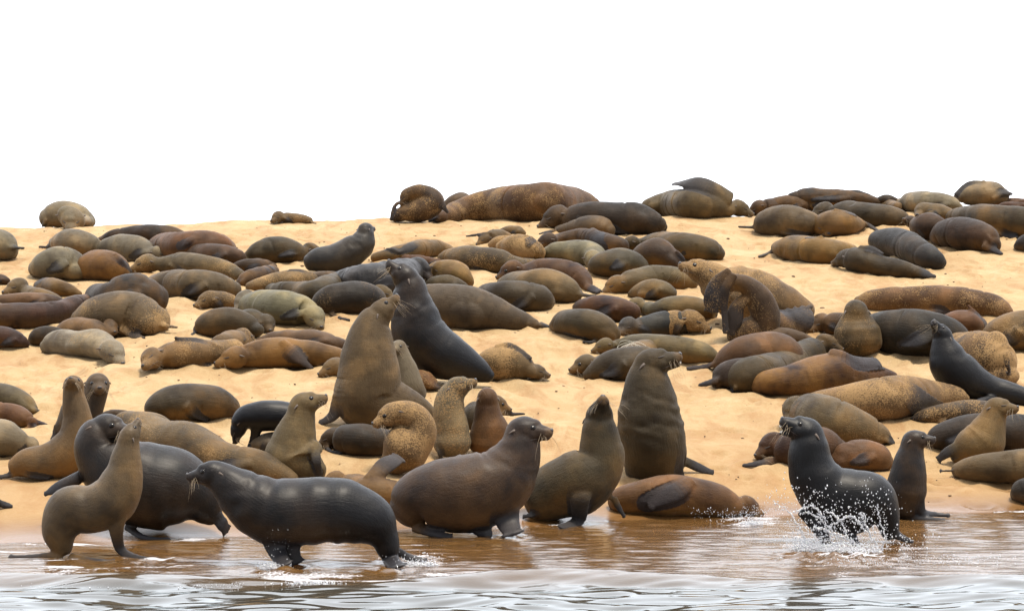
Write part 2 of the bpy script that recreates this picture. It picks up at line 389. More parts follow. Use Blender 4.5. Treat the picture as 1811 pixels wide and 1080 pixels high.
    if R is None:
        o = link(s['name'], body, material, None, base); o.color = col
        tag(o, label=s['label'], category=s['cat'], group=GROUP); return
    root = bpy.data.objects.new(s['name'], None); C.objects.link(root); root.location = base; root.empty_display_size = .2
    tag(root, label=s['label'], category=s['cat'], group=GROUP)
    o = link('body', body, material, root); o.color = col
    bv = BVHTree.FromPolygons([tuple(v) for v in (co2-base)], [tuple(p.vertices) for p in body.polygons])
    def snap(p, direction):
        """surface point hit coming from outside towards the head"""
        q = Vector(p-base); dr = Vector(direction).normalized(); hit = bv.ray_cast(q+dr*R*1.2, -dr, R*3)
        return (np.array(hit[0]), np.array(hit[1])) if hit[0] is not None else (np.array(q), np.array(dr))
    for q in (-1, 1):
        p, nn = snap(hp(.62, .2*q, .16), f*.55+sd*q*1.0+up*.28)
        t1 = np.cross(up, nn); t1 /= np.linalg.norm(t1)+1e-9; t2 = np.cross(nn, t1)
        mb = MB()
        if s['eyes'] == 'o':
            mb.ball(p-nn*R*.06, t1*R*.20, t2*R*.18, nn*R*.13, 12, 8); link('eye', mb.mesh('eye'), M_EYE, root)
        else:
            mb.thin([p+t1*R*a-t2*R*(.05-.5*a*a)+nn*R*(.01-.6*a*a) for a in (-.22, -.12, 0, .12, .22)], max(R*.05, .005), max(R*.045, .004), 6); link('closed_eye', mb.mesh('closed_eye'), M_SLIT, root)
        # ear: small rolled cone pointing back and down
        p, nn = snap(hp(-.25, .3*q, .05), sd*q+up*.15)
        mb = MB(); bk = -f*.75-up*.45+sd*q*.45
        mb.thin([p-nn*R*.05, p+bk*R*.16, p+bk*R*.36], R*.10, R*.035, 8); link('ear', mb.mesh('ear'), M_EAR, root)
    mb = MB(); p, nn = snap(hp(1.5, 0, -.02), f+up*.18)
    mb.ball(p-f*R*.06, f*R*.11, sd*R*.19, up*R*.14, 12, 8); link('nose', mb.mesh('nose'), M_NOSE, root)
    if s['det'] >= 1:
        mb = MB()
        for q in (-1, 1):
            ln = []
            for a in np.linspace(0, 1, 7):
                p, nn = snap(hp(1.62-1.0*a, .06*q+.25*q*a, -.30-.05*a), f*(.5-.4*a)+sd*q*(.3+.7*a)-up*.25); ln.append(p+nn*R*.004)
            mb.thin(ln, R*.022, R*.016, 5)
        link('mouth', mb.mesh('mouth'), M_MOUTH, root)
        for q in (-1, 1):
            mb = MB()
            for wi in range(6 if s['det'] == 2 else 3):
                a = 1.0+.5*rs.random(); p, nn = snap(hp(a, .2*q, -.34+.34*rs.random()), f*.3+sd*q-up*.15)
                L = R*(.6+.7*rs.random()); d0 = f*(-.3+.8*rs.random())+sd*q*(.4+.5*rs.random())-up*(.25+.7*rs.random())
                mb.thin([p, p+d0*L*.4, p+d0*L*.8-up*L*.15, p+d0*L-up*L*.42], max(R*.006, .0007), .0004, 4)
            link('whiskers', mb.mesh('whiskers'), M_WH, root)
    if s['open']:
        mb = MB()
        for q in (-1, 1):
            p = hp(1.62, .13*q, -.36)-base; mb.thin([p, p-up*R*.13], R*.05, R*.015, 6)
            p = j0+jd*R*1.15+sd*R*.1*q+up*R*.06-base; mb.thin([p, p+up*R*.15], R*.05, R*.015, 6)
        link('teeth', mb.mesh('teeth'), M_TOOTH, root)
# ------------------------------------------------------------ the seals
# columns (x, top, bottom) of a lying body from hips to neck, or with b= (x, y, radius, depth offset) of a raised one, in photograph
# pixels; each is put on the sand where its underside meets it. H: head x, y, radius, facing right/down/away. F: flippers. E: bulges.
S = seal
# --- crest and far left
S('grey brown seal asleep alone on the crest at far left, face towards the water', 'grey', [(84,372,400),(97,361,402),(118,356,402),(140,362,402),(152,376,399)], (126,387,19,.1,.55,-.8), E=[(149,388,10,13,0)], F=[[(82,388,8),(77,396,7),(75,401,4)]], k=1.4, det=1)
S('grey seal cut by the left edge of the picture just below the crest', 'grey', [(-30,410,462),(-10,403,462),(6,410,461),(14,425,458)], F=[[(14,436,9),(28,438,8),(43,439,4)]], det=0)
S('round grey seal below the crest sleeper, thin dark flipper out to its left', 'grey', [(98,420,440),(115,409,450),(137,406,455),(160,416,455),(174,430,455)], F=[[(98,436,7),(84,437,6),(69,436,3)]], det=0)
S('pale grey curled seal left of the orange brown sleeper, upper left of the bank', 'grey', [(65,462,488),(80,446,492),(100,437,494),(122,442,494),(138,455,495)], E=[(132,480,32,17,-12)], k=1.2)
S('orange brown seal asleep face forward with a black flipper on its right side, upper left', 'rust', [(146,465,490),(160,448,496),(180,443,498),(198,447,498),(210,460,494)], (202,479,15,.3,.35,-.85), F=[[(203,450,10),(216,462,10),(233,481,6)]], gold=.7, k=1.3)
S('long dark brown seal lying highest in the upper left group', 'choc', [(176,420,426),(200,407,430),(235,400,432),(268,398,433),(300,401,430),(322,410,428)], det=0)
S('olive grey seal lying in front of the long dark one, upper left', 'grey', [(182,430,450),(195,420,458),(215,415,462),(240,419,465),(258,428,465)], (278,449,14,.8,.3,-.3), gold=.2, det=0)
S('reddish brown seal with a long black flipper laid across its side, upper left', 'rust', [(270,425,440),(290,415,455),(320,411,462),(355,409,462),(385,413,460),(400,425,455)], F=[[(350,414,9),(325,432,12),(297,450,7)]], gold=.4)
S('dark reddish seal lying against the front of the one with the black flipper', 'brown', [(332,440,460),(350,433,465),(375,431,468),(400,433,468),(425,445,468)], det=0)
S('olive seal lying face left with sand on its flank, above the smooth olive sleeper', 'olive', [(425,480,497),(405,466,494),(380,455,492),(350,450,490),(320,448,487),(300,452,486)], (260,466,17,-.92,.3,-.25), sand=.35)
S('smooth olive sleeper with a golden belly, right of the dark humped seal', 'olive', [(270,492,505),(285,484,520),(310,478,526),(340,477,530),(370,481,531),(395,490,528),(412,500,525)], gold=.6)
S('dark brown humped seal seen from behind with both fore flippers spread', 'dark', [(178,505,545),(195,500,555),(215,487,558),(237,483,558),(260,492,556),(278,505,552)], E=[(180,518,14,17,8),(286,526,11,24,0)], det=1)
S('sand patched seal arched over, pale sandy rump at its right, left part of the bank', 'olive', [(145,550,585),(165,530,590),(190,520,592),(215,517,594),(240,523,594),(262,538,595),(280,550,592)], E=[(262,571,26,24,-14)], F=[[(286,574,10),(300,577,9),(314,579,5)],[(215,580,20),(235,592,18),(255,598,8)]], sand=.6, gold=.4)
S('brown seal with an orange face behind the pale grey sleeper', 'taupe', [(100,585,605),(120,567,605),(140,562,605),(165,565,608),(183,573,606)], (196,577,14,.4,.35,-.85), gold=.5)
S('pale grey seal asleep on open sand at left, head to the right', 'pale', [(83,600,625),(96,588,627),(115,583,629),(140,584,632),(160,583,633),(180,588,636)], (199,622,21,.55,.5,-.7), gold=.05, sand=.12, E=[(135,612,22,15,-14)], F=[[(92,620,10),(106,624,9),(120,626,6)]], det=1)
S('dark little rump showing left of the pale grey sleeper', 'dark', [(52,600,606),(65,583,610),(80,577,611),(98,580,612),(110,585,612)], det=0)
S('very dark red seal rump at the left edge, level with the pale grey sleeper', 'red', [(-40,580,618),(-10,577,617),(15,580,616),(35,590,616),(47,602,615)], det=0)
S('long reddish brown seal from the left edge with its neck under the arched sandy one', 'red', [(-45,545,585),(-10,540,583),(30,535,582),(70,535,578),(105,532,570),(130,524,560),(150,521,550)], F=[[(160,532,12),(140,545,13),(120,564,8)]])
S('grey brown back lying behind the long reddish seal at left', 'taupe', [(-10,525,545),(20,520,545),(55,517,545),(90,522,545),(108,530,545)], det=0)
S('olive seal with its sleeping face turned left, near the left edge', 'olive', [(108,527,545),(85,515,540),(62,508,535),(50,505,530)], (32,508,17,-.7,.25,-.65), gold=.5)
S('small golden brown seal with a black patched flipper, left of the bank', 'gold', [(70,497,515),(85,491,520),(105,496,525),(125,505,525),(140,515,525)], F=[[(92,495,13),(77,497,13),(66,503,8)]], gold=.9)
S('brown rump in the left edge above the sleeping olive face', 'brown', [(-20,483,505),(0,484,503),(13,492,503)], det=0)
S('grey rump in the left edge below the sleeping olive face', 'grey', [(-30,528,548),(-5,531,546),(10,540,547)], det=0)
# --- upper middle left
S('small sand covered pup lying alone on the crest, left of centre', 'sandy', [(549,385,395),(535,379,395),(518,377,395),(505,376,395)], (492,384,11,-.5,.3,-.8), sand=.8, gold=.1)
S('olive seal dozing left of the dark seal that sits up below the crest', 'dolive', [(438,448,462),(455,430,464),(475,421,466),(497,419,466),(517,426,465),(533,434,462)], (549,443,14,.8,.2,.3), gold=.3)
S('dark wet seal sitting up below the crest with its head turned away', 'char', [(546,465,15),(562,460,22),(590,457,25),(615,449,28),(638,432,25),(645,415,18)], (646,406,14,.55,-.1,.7), b=480, wet=1, hair=.55, k=1.1, gold=.05)
S('brown back showing behind the small rusty pup', 'brown', [(410,470,480),(425,461,480),(445,457,482),(470,460,478),(485,466,475)], det=0)
S('small rusty brown pup with a slate flipper over its shoulder', 'choc', [(424,495,506),(435,482,507),(450,474,505),(468,470,500),(482,471,490)], F=[[(481,469,9),(475,478,13),(476,489,7)]], gold=.7)
S('sandy olive seal back between the rusty pup and the big dark shaggy seal', 'sandy', [(440,500,512),(460,491,515),(490,482,515),(520,479,515),(548,481,510)], F=[[(548,485,9),(530,479,9),(511,478,4)]], sand=.4, det=0)
S('short brown back behind the long olive seal, middle left', 'taupe', [(540,490,500),(560,481,505),(580,480,505),(600,482,500)], det=0)
S('long olive brown seal resting its chin on the round dark brown one', 'dolive', [(475,507,515),(500,500,528),(530,498,535),(560,495,540),(580,487,530),(597,483,517)], (614,494,15,.85,.4,-.2,-4), gold=.3)
S('round dark brown seal with sand on its shoulder and hind flippers to the right', 'dark', [(566,527,548),(580,510,556),(605,502,557),(640,500,556),(660,510,552),(673,528,545)], F=[['h',(585,554,10),(602,563,10),(619,566,6)]], sand=.22)
S('large pale olive seal asleep with its face down to the right, middle left', 'grey', [(445,520,560),(470,512,570),(500,513,575),(525,520,576),(542,530,576)], (556,560,19,.4,.5,-.8), gold=.15)
S('olive seal looking down over its small neighbour, left of the large pale sleeper', 'grey', [(480,548,575),(472,535,570),(458,524,558)], (434,532,19,-.4,.5,-.75), gold=.15)
S('small dark olive pup with its face between two bigger sleepers', 'dolive', [(425,552,580),(445,547,585),(462,556,587)], (471,571,16,.3,.4,-.85))
S('olive seal curled with its rump lobe to the right, above the sandy sleepers', 'dolive', [(350,575,590),(362,556,594),(385,546,597),(410,546,598),(435,556,597),(450,572,596)], E=[(448,583,19,13,-6)], F=[[(353,580,12),(346,587,12),(338,593,7)]])
S('sand crusted face asleep against the smooth olive seal, head to the left', 'sandy', [(410,522,545),(395,516,546),(380,515,546)], (369,530,16,-.75,.3,-.5), sand=.6)
S('sandy seal lying on its side, dark flipper along its back, head at the left', 'sandy', [(415,600,645),(395,603,645),(360,601,647),(330,603,650),(305,606,651),(290,612,651)], (269,634,20,-.3,.3,-.9), sand=.45, F=[[(390,613,8),(350,602,12),(309,597,5)],[(345,645,7),(370,648,8),(392,648,5)]], up=(-.6,0,.8))
S('golden faced seal curled round behind the sandy sleeper', 'sandy', [(378,602,620),(393,590,625),(415,584,620),(440,592,615)], (427,598,18,-.45,.35,-.8), gold=.8, sand=.2)
S('gold and dark seal on its side, dark flipper hanging over its belly, snout left', 'gold', [(602,617,640),(585,612,647),(555,603,649),(520,600,650),(490,598,650),(460,602,650),(435,610,650)], (416,632,20,-.9,.25,-.3), gold=.9, F=[[(498,605,14),(520,627,24),(553,652,9)],['h',(560,648,8),(572,646,7),(590,640,5)]])
S('reddish brown back lying behind the gold and dark seal', 'taupe', [(457,600,612),(480,588,615),(520,584,618),(560,585,618),(590,594,620),(612,604,618)], det=0)
S('small olive face peeping out left of the big upright bull', 'olive', [(650,630,665),(620,632,667),(605,634,667)], (591,649,17,-.8,.35,-.4), gold=.4)
S('big olive brown bull sitting tall with its nose up, left of centre', 'olive', [(768,742,14,24),(738,724,26,18),(700,715,42,10),(652,706,58,0),(652,670,57),(651,632,51),(655,597,41),(662,570,31)], (674,553,24,.65,-.72,.05), b=758, gold=.12, eyes='o', det=2, F=[[(603,700,30),(590,733,24),(564,749,12)]])
S('large wet blue black bull leaning back with its nose in the air, centre', 'wet', [(866,666,11,6),(845,655,24,4),(812,640,36,2),(775,622,45),(744,594,48),(733,558,42),(727,528,34),(725,508,29)], (718,492,25,-.72,-.7,.05), b=682, wet=2, gold=.1, eyes='o', det=2, hair=.62)
S('young grey olive seal looking out between the two tallest bulls', 'grey', [(735,700,22,10),(723,682,26),(716,655,23),(711,635,18)], (705,614,15,-.3,.1,-.95), b=716, eyes='o', F=[[(737,688,16),(747,710,10),(757,723,5)]])
S('small pale rusty seal with dark hind flippers under the wet blue black bull', 'rust', [(735,658,690),(750,655,690),(765,668,690)], F=[[(760,680,14),(772,684,12),(780,687,6)]], sand=.5, det=0)
S('big dark shaggy bull lying behind the seal with its nose in the air', 'char', [(575,497,515),(610,478,520),(650,470,528),(690,464,528),(720,458,510)], (740,474,19,.65,.5,-.3), wet=1, hair=.1, gold=.1)
S('olive face behind the round dark brown seal, left of the wet bull', 'olive', [(640,512,540),(655,508,540)], (674,519,16,.75,.25,-.2), gold=.4)
S('golden olive seal with dark flippers crossed over it, right of the dark sitting one', 'olive', [(662,450,462),(690,441,462),(720,430,460),(750,424,456),(780,429,454),(803,440,454)], F=[[(745,428,9),(725,438,11),(705,446,5)],[(717,452,8),(697,442,8),(683,440,4)]], gold=.8)
S('orange brown strip of back below the crossed dark flippers', 'rust', [(715,450,465),(745,452,470),(775,458,470),(790,461,468)], gold=.6, det=0)
# --- crest centre
S('dark seal scratching itself on the crest at the left end of the giant bull', 'choc', [(697,386,8),(716,377,15),(744,371,22),(765,358,22),(756,345,17),(739,339,13)], (719,345,12,-.5,.7,-.3), b=394, sand=.2, F=[[(712,356,6),(700,362,8),(694,376,7),(691,390,5)],[(775,350,12),(785,366,12),(792,376,7)]], up=(-.7,0,.7))
S('small brown seal half hidden between the scratching seal and the giant bull', 'taupe', [(790,356,372),(803,345,374),(818,342,374),(830,350,372)], det=0, dd=.4)
S('giant sandy brown bull lying along the crest, largest of the animals on the skyline', 'rust', [(768,386,392),(785,373,392),(810,358,392),(845,343,392),(885,333,392),(930,327,393),(975,326,393),(1010,334,392),(1035,345,390),(1046,353,388)], sand=.3, gold=.2, F=[['h',(775,386,10),(768,389,9),(758,391,6)]], k=.95)
S('dark brown bull lying head left just below the crest, right of the giant bull', 'dark', [(1173,396,410),(1160,379,414),(1130,363,416),(1095,358,417),(1055,357,415),(1030,361,412),(1008,366,408)], (985,383,20,-.85,.45,-.2), gold=.2, k=.95)
S('olive seal asleep against the dark bull below the crest, grey tail to the left', 'taupe', [(985,402,408),(1000,397,415),(1020,388,418),(1045,381,420),(1065,384,420),(1077,397,420)], F=[[(985,408,8),(968,411,9),(954,414,5)]])
S('rusty dark seal face left, slate flipper stretched over its side, below the dark bull', 'choc', [(1100,422,450),(1080,415,448),(1050,408,440),(1030,405,435),(1005,409,432),(985,413,432)], (968,427,15,-.8,.45,-.3), gold=.8, F=[[(1047,407,14),(1060,422,20),(1071,436,11)]])
S('pale olive seal asleep with its face down to the right, upper centre', 'grey', [(962,442,455),(980,431,458),(1005,426,462),(1030,425,468),(1048,432,472)], (1051,461,17,.3,.5,-.8), gold=.3)
S('small olive pup lying farthest back of the huddle at upper centre', 'olive', [(885,406,415),(900,400,416),(915,400,418),(926,408,418)], det=0)
S('small olive pup face left with its thin tail out on the sand, upper centre', 'olive', [(900,413,428),(885,407,430),(870,407,433)], (858,423,11,-.7,.4,-.5), F=[[(868,411,6),(845,415,6),(824,418,4)]])
S('small sand coated pup wedged beside the pup with the thin tail', 'sandy', [(870,426,438),(885,417,440),(903,418,440)], sand=.6, det=0)
S('golden sand caked seal with a slate blue flipper on its shoulder, upper centre', 'gold', [(885,430,442),(900,420,450),(920,415,457),(940,423,460),(953,438,458)], F=[[(930,415,10),(938,423,14),(936,431,9)]], sand=.7, gold=.9)
S('olive gold seal lying on its side with a sandy neck, above the reddish one', 'olive', [(782,450,460),(800,441,472),(830,437,479),(860,437,481),(885,443,481),(905,453,481),(925,458,477),(942,460,474)], gold=.6, sand=.25, F=[[(830,475,12),(845,476,12),(858,478,6)]])
S('golden curled seal right behind the wet bull nose', 'gold', [(757,478,505),(775,463,505),(800,461,508),(818,474,510),(828,492,508)], (778,475,14,.2,.5,-.85), gold=1, sand=.2)
S('olive brown back just in front of the golden curled seal', 'dolive', [(753,502,515),(770,489,518),(795,487,518),(815,496,518),(828,508,516)], det=0)
S('reddish brown seal lying face left with black fringed hind flippers at its right', 'red', [(1040,502,515),(1030,479,512),(1010,464,505),(980,457,500),(955,459,495),(935,465,494)], (906,477,17,-.85,.4,-.3), eyes='o', F=[['h',(1036,506,17),(1048,511,18),(1060,516,14)]])
S('large olive seal curled up with its round rump at the right, centre back', 'olive', [(888,494,505),(910,482,520),(945,477,530),(975,479,534),(1000,490,536),(1016,508,534)], E=[(988,516,27,19,-8)], F=[[(1018,518,11),(1035,522,9),(1055,523,4)]])
S('grey olive seal lying in front of the large curled one, centre', 'dolive', [(852,512,530),(868,502,540),(895,497,549),(925,497,550),(950,505,550),(966,520,547)], E=[(955,525,18,22,4)], gold=.25)
S('large taupe brown bull lying with its tapering tail out to the right, centre', 'taupe', [(972,577,581),(945,567,581),(925,556,581),(895,541,583),(860,522,582),(820,508,582),(780,503,581),(748,506,580)], F=[['h',(950,573,11),(964,577,9),(978,580,6)]], gold=.15, k=1, det=1)
S('round dark olive seal seen end on, right of the pale sleeper at upper centre', 'dolive', [(1060,457,480),(1070,446,487),(1090,439,490),(1112,441,488),(1128,455,480)], k=1.4, det=1)
S('dark rusty seal with its head bent over, upper centre right', 'choc', [(1125,446,470),(1145,429,472),(1165,425,474),(1185,440,474),(1204,460,474)], F=[[(1196,444,8),(1204,452,8),(1211,460,5)]], gold=.8)
S('long dark olive seal lying behind the dark rusty one, its rump to the right', 'dolive', [(1272,440,460),(1260,426,461),(1235,416,461),(1200,412,458),(1165,411,450),(1140,419,445)], (1116,431,14,-.8,.35,0))
S('olive gold seal lying face left beside the sandy bull chin', 'olive', [(1225,487,510),(1200,476,512),(1170,471,512),(1140,472,515),(1115,479,518),(1102,487,519)], (1089,503,16,-.8,.45,-.4), gold=.9)
S('small olive seal curled into a ball in front of the olive gold one', 'olive', [(1115,515,525),(1130,503,528),(1150,494,530),(1175,498,530),(1189,510,528)], E=[(1147,520,20,10,-8)], det=0)
S('dark red brown seal with its neck under the golden face, centre right', 'red', [(1020,537,550),(1040,526,560),(1065,523,566),(1095,528,570),(1118,538,568)])
S('golden olive seal with its face against the dark red one', 'olive', [(1260,547,565),(1245,531,566),(1215,524,566),(1185,525,566),(1160,536,564),(1147,533,560)], (1127,540,15,-.7,-.05,-.6), gold=.6)
S('dark olive seal on open sand with a tucked flipper, left of the grey faced one', 'dolive', [(983,567,585),(1000,551,592),(1025,546,598),(1050,551,603),(1073,565,605),(1088,582,604)], F=[[(998,578,12),(1010,590,13),(1036,599,8)],[(1060,602,9),(1045,605,8),(1030,604,4)]], gold=.45)
S('dark grey seal face left between the dark olive one and the sand flecked round head', 'char', [(1205,552,592),(1180,551,594),(1155,557,595),(1132,562,595)], (1111,577,17,-.5,.3,-.7), wet=0)
S('sand flecked seal with a big round head resting to the right, centre right', 'sandy', [(1165,567,592),(1180,553,594),(1200,549,592)], (1222,567,22,.85,.35,-.3,-6), sand=.55, E=[(1251,603,13,22,5)])
S('long olive gold seal lying behind the line tangled one', 'olive', [(1266,625,640),(1245,609,642),(1210,597,642),(1170,591,640),(1130,592,630),(1095,600,622)], (1070,611,14,-.8,.3,-.2), gold=.7)
S('olive seal with a gold muzzle and loops of pale line round its neck', 'olive', [(1150,602,640),(1120,608,650),(1090,618,655),(1065,627,658)], (1036,643,17,-.85,.3,-.3), gold=.9, eyes='o', name='line_tangled_seal')
S('dark brown rounded back directly in front of the line tangled seal', 'dolive', [(1037,656,670),(1055,639,673),(1080,622,674),(1110,615,674),(1140,612,672)], det=1)
S('tall dark brown bull sitting upright with its mouth open to the right, right of centre', 'dolive', [(1157,828,52,42),(1156,790,58,6),(1149,745,58),(1147,703,49),(1146,672,40)], (1152,644,31,.92,-.32,-.2), b=848, eyes='c', det=2, open_=.2, gold=.1, hair=.25, F=[[(1192,775,30),(1199,820,22),(1206,846,12)],['h',(1205,812,22,30),(1235,826,20,20),(1262,836,12,15)]])
# --- crest right
S('brown seal on the crest holding one fore flipper up over its back', 'olive', [(1128,365,376),(1150,350,380),(1185,339,384),(1220,335,385),(1255,338,386),(1283,350,385)], (1306,368,15,.75,.3,-.1), F=[[(1290,353,32),(1266,338,34),(1240,327,33),(1214,323,28),(1192,325,15)]], gold=.15, k=1)
S('dark little seal face down on the crest right of the raised flipper', 'choc', [(1390,352,378),(1370,351,382),(1354,353,383)], (1341,367,13,-.75,.6,-.2), F=[[(1362,378,8),(1345,382,8),(1325,382,4)]])
S('rusty brown seal behind the round olive one at the crest', 'brown', [(1360,356,375),(1380,348,376),(1405,344,378),(1425,351,378),(1437,365,375)], det=0, dd=.2)
S('round olive seal with dark feet and a thin flipper pointing left, upper right', 'olive', [(1346,388,410),(1358,373,415),(1380,366,418),(1405,366,420),(1428,375,417),(1439,390,410)], F=[[(1343,402,7),(1325,402,6),(1305,401,4)],[(1385,409,14),(1402,413,12),(1430,417,8)]], gold=.3)
S('long dark seal lying on the skyline at upper right', 'choc', [(1400,343,360),(1420,334,362),(1440,332,364),(1480,336,366),(1520,341,366),(1553,351,366)], det=0, dd=.8)
S('small dark back on the skyline right of the long dark one', 'dark', [(1490,340,355),(1510,336,355),(1530,341,355),(1543,348,355)], det=0, dd=1.5)
S('smallest dark hump on the skyline at upper right', 'dark', [(1552,350,360),(1568,344,360),(1585,351,360)], det=0, dd=1.2)
S('olive back between the long dark skyline seal and the round olive one', 'olive', [(1415,352,368),(1440,346,372),(1465,346,372),(1487,353,370)], det=0, dd=.2)
S('dark olive seal with a grey face left, behind the golden face forward sleeper', 'dolive', [(1603,386,400),(1590,373,402),(1560,363,402),(1530,358,402),(1500,356,398),(1478,362,395)], (1458,374,17,-.75,.2,-.4), gold=.1)
S('golden seal asleep face forward with a dark strap of flipper over its back, upper right', 'gold', [(1447,393,412),(1458,379,416),(1478,372,418),(1500,377,414),(1517,390,408)], (1463,402,15,0,.4,-.9), F=[[(1476,371,8),(1505,381,9),(1520,400,8)],['h',(1520,390,14),(1537,399,11),(1554,409,7)]], gold=.9, k=1.3)
S('orange gold seal lying with its dark tail stretched left on the sand, upper right', 'gold', [(1377,430,450),(1395,420,458),(1420,418,464),(1450,420,467),(1480,423,467),(1503,434,462)], F=[['h',(1380,433,14),(1362,447,9),(1342,454,7)],[(1455,417,8),(1432,424,7),(1414,427,3)],[(1400,459,8),(1420,462,8),(1440,464,4)]], gold=1)
S('dark olive seal with a pale head left and pointed hind flippers right, upper right', 'dolive', [(1640,480,491),(1625,474,491),(1600,466,490),(1560,455,488),(1530,442,484),(1510,438,480)], (1498,457,17,-.6,.2,.5), F=[[(1520,438,12),(1540,439,13),(1562,449,6)],['h',(1615,478,17),(1636,485,15),(1655,489,8)]], gold=.2)
S('dark grey seal lying slantwise above the one with the pale head', 'char', [(1547,420,435),(1560,409,445),(1590,405,455),(1620,420,468),(1648,440,476),(1663,456,474)], gold=.2, E=[(1560,432,20,22,4)])
S('pale olive seal on the skyline with dark flippers wrapped over it, far upper right', 'grey', [(1692,344,355),(1705,331,360),(1730,323,362),(1755,322,362),(1773,334,360)], F=[[(1742,320,6),(1712,325,9),(1689,345,8)],[(1755,350,10),(1772,341,12),(1790,343,7)]], gold=.4, dd=.5)
S('grey olive seal behind the tan face that rests on a neighbour, upper right', 'grey', [(1595,352,372),(1615,341,376),(1645,340,378),(1680,348,376),(1698,362,374)], dd=.1)
S('tan faced seal with eyes shut resting behind the two brown ones, upper right', 'olive', [(1680,372,392),(1662,362,392),(1645,360,394)], (1633,374,16,-.45,.2,-.85), gold=.7)
S('little sand flecked back at the foot of the skyline humps, upper right', 'sandy', [(1553,360,370),(1570,353,374),(1588,358,376)], sand=.5, det=0)
S('brown seal lying with its nose lifted left among the upper right group', 'brown', [(1668,390,424),(1650,378,426),(1636,377,424),(1624,385,414)], (1611,392,11,-.6,-.2,-.5), gold=.2)
S('dark rusty brown seal curled with black hind flippers pointing down right', 'choc', [(1660,405,430),(1675,391,436),(1700,385,441),(1725,390,443),(1745,402,445),(1755,420,446)], F=[['h',(1740,432,20),(1758,442,15),(1772,449,8)]], gold=.5)
S('big dark olive seal from the right edge behind the dark rusty curled one', 'dolive', [(1687,374,395),(1715,364,405),(1750,362,415),(1790,367,420),(1830,370,422)], F=[[(1760,408,18),(1780,416,14),(1800,420,8)]])
S('thin rusty strip of seal on the skyline under the wrapped flippers', 'rust', [(1740,362,368),(1765,352,368),(1800,351,368),(1830,353,368)], det=0, gold=.5, dd=.3)
S('small rusty back at the right edge of the skyline', 'rust', [(1765,364,371),(1780,357,373),(1805,358,374),(1835,360,374)], det=0, gold=.3)
S('dark grey rump cut by the right edge below the big dark olive seal', 'char', [(1800,430,442),(1814,416,446),(1840,410,448)], det=0)
# --- middle right
S('huge sand coloured bull on its back with its chin raised left, right of centre', 'sandy', [(1425,555,22,25),(1390,540,36,20),(1350,530,48,15),(1310,520,50,8),(1275,505,38,0),(1256,489,28,-4)], (1238,479,23,-.85,-.3,-.3), b=585, sand=.55, gold=.4, eyes='o', det=2, hair=.4)
S('sand caked seal scratching with its pale hind flippers hanging, in front of the huge bull', 'brown', [(1352,592,22,-14),(1355,562,25,-14),(1343,530,24,-14),(1321,505,17,-14)], (1294,500,16,-.5,.8,-.3), b=604, sand=.3, F=[['h',(1290,478,14,-14),(1268,500,26,-14),(1262,530,38,-14),(1258,552,22,-14)],['h',(1330,520,20),(1306,540,26,-8),(1298,565,32,-8),(1290,588,18,-8)],[(1298,486,16,-16),(1284,510,17,-18),(1281,545,14,-18),(1284,590,12,-18)]], det=2, up=(-.8,0,.4))
S('dark seal with a patterned slate flipper spread beside the huge sandy bull', 'choc', [(1300,577,605),(1330,560,608),(1370,551,606),(1400,556,600)], F=[['h',(1404,588,36,-12),(1412,564,58,-12),(1407,548,50,-12)]], sand=.25, det=2)
S('brown seal face left beside the slate patterned flipper', 'brown', [(1512,562,590),(1490,554,592),(1470,554,592)], (1452,571,17,-.7,.35,-.5), gold=.3)
S('dark olive seal sitting up with its back to the camera and sand on its shoulders', 'dolive', [(1519,608,42,-5),(1516,584,41),(1515,566,31)], (1514,551,23,-.1,-.3,.95), b=628, sand=.35, det=2)
S('very large dark brown seal lying right of the one sitting with its back to us', 'dark', [(1540,560,600),(1565,550,620),(1600,546,628),(1640,551,632),(1680,570,632),(1700,588,630)], k=1, gold=.1)
S('long rusty seal with sand along its back, farthest back on open sand at right', 'rust', [(1518,525,540),(1540,517,548),(1575,511,552),(1620,507,556),(1665,506,558),(1710,512,562),(1750,522,562),(1773,535,562),(1785,547,560)], sand=.4, gold=.5, F=[[(1632,550,16),(1660,549,15),(1680,554,8)]], k=1)
S('rounded pinkish brown rump with a dark flipper at its right side', 'rust', [(1670,562,585),(1690,551,590),(1710,550,592),(1729,561,588)], F=[[(1712,540,6),(1730,560,12),(1743,580,9)]], k=1.3)
S('olive gold seal coming in from the right edge behind the sandy furred ball', 'olive', [(1750,577,600),(1770,561,615),(1800,551,620),(1840,549,622)], gold=.6, sand=.2)
S('spiky sand furred seal curled up beside the wet arching one at right', 'brown', [(1700,592,640),(1720,588,660),(1742,590,675),(1762,603,680)], E=[(1762,665,42,23,-10),(1762,614,24,30,6)], F=[[(1778,625,14),(1782,645,12),(1786,658,6)]], sand=.7, gold=.3)
S('wet black seal arching its neck straight up near the right edge', 'wet', [(1835,712,16,-10),(1790,698,22,-5),(1745,686,27),(1707,670,38),(1682,647,37),(1673,622,30),(1669,606,22)], (1667,594,19,-.45,-.75,-.2), b=702, wet=2, eyes='o', det=2, gold=0, F=[[(1758,702,13,-12),(1730,709,12,-12),(1708,718,7,-12)]])
S('smooth taupe brown back behind the wrinkled rusty rump', 'taupe', [(1320,592,605),(1345,581,610),(1380,579,612),(1410,586,612),(1430,594,610)])
S('wrinkled rusty brown rump with long grey hind flippers pointing left', 'rust', [(1270,637,650),(1290,616,660),(1315,598,665),(1345,588,665),(1375,592,665),(1393,605,660)], F=[['h',(1275,637,18),(1250,648,15),(1215,652,10)]], gold=.2)
S('dark brown rump with small hind flippers on the sand, below the wrinkled one', 'choc', [(1268,670,688),(1280,646,690),(1300,635,691),(1330,633,691)], F=[['h',(1270,672,18),(1252,677,15),(1236,681,8)]])
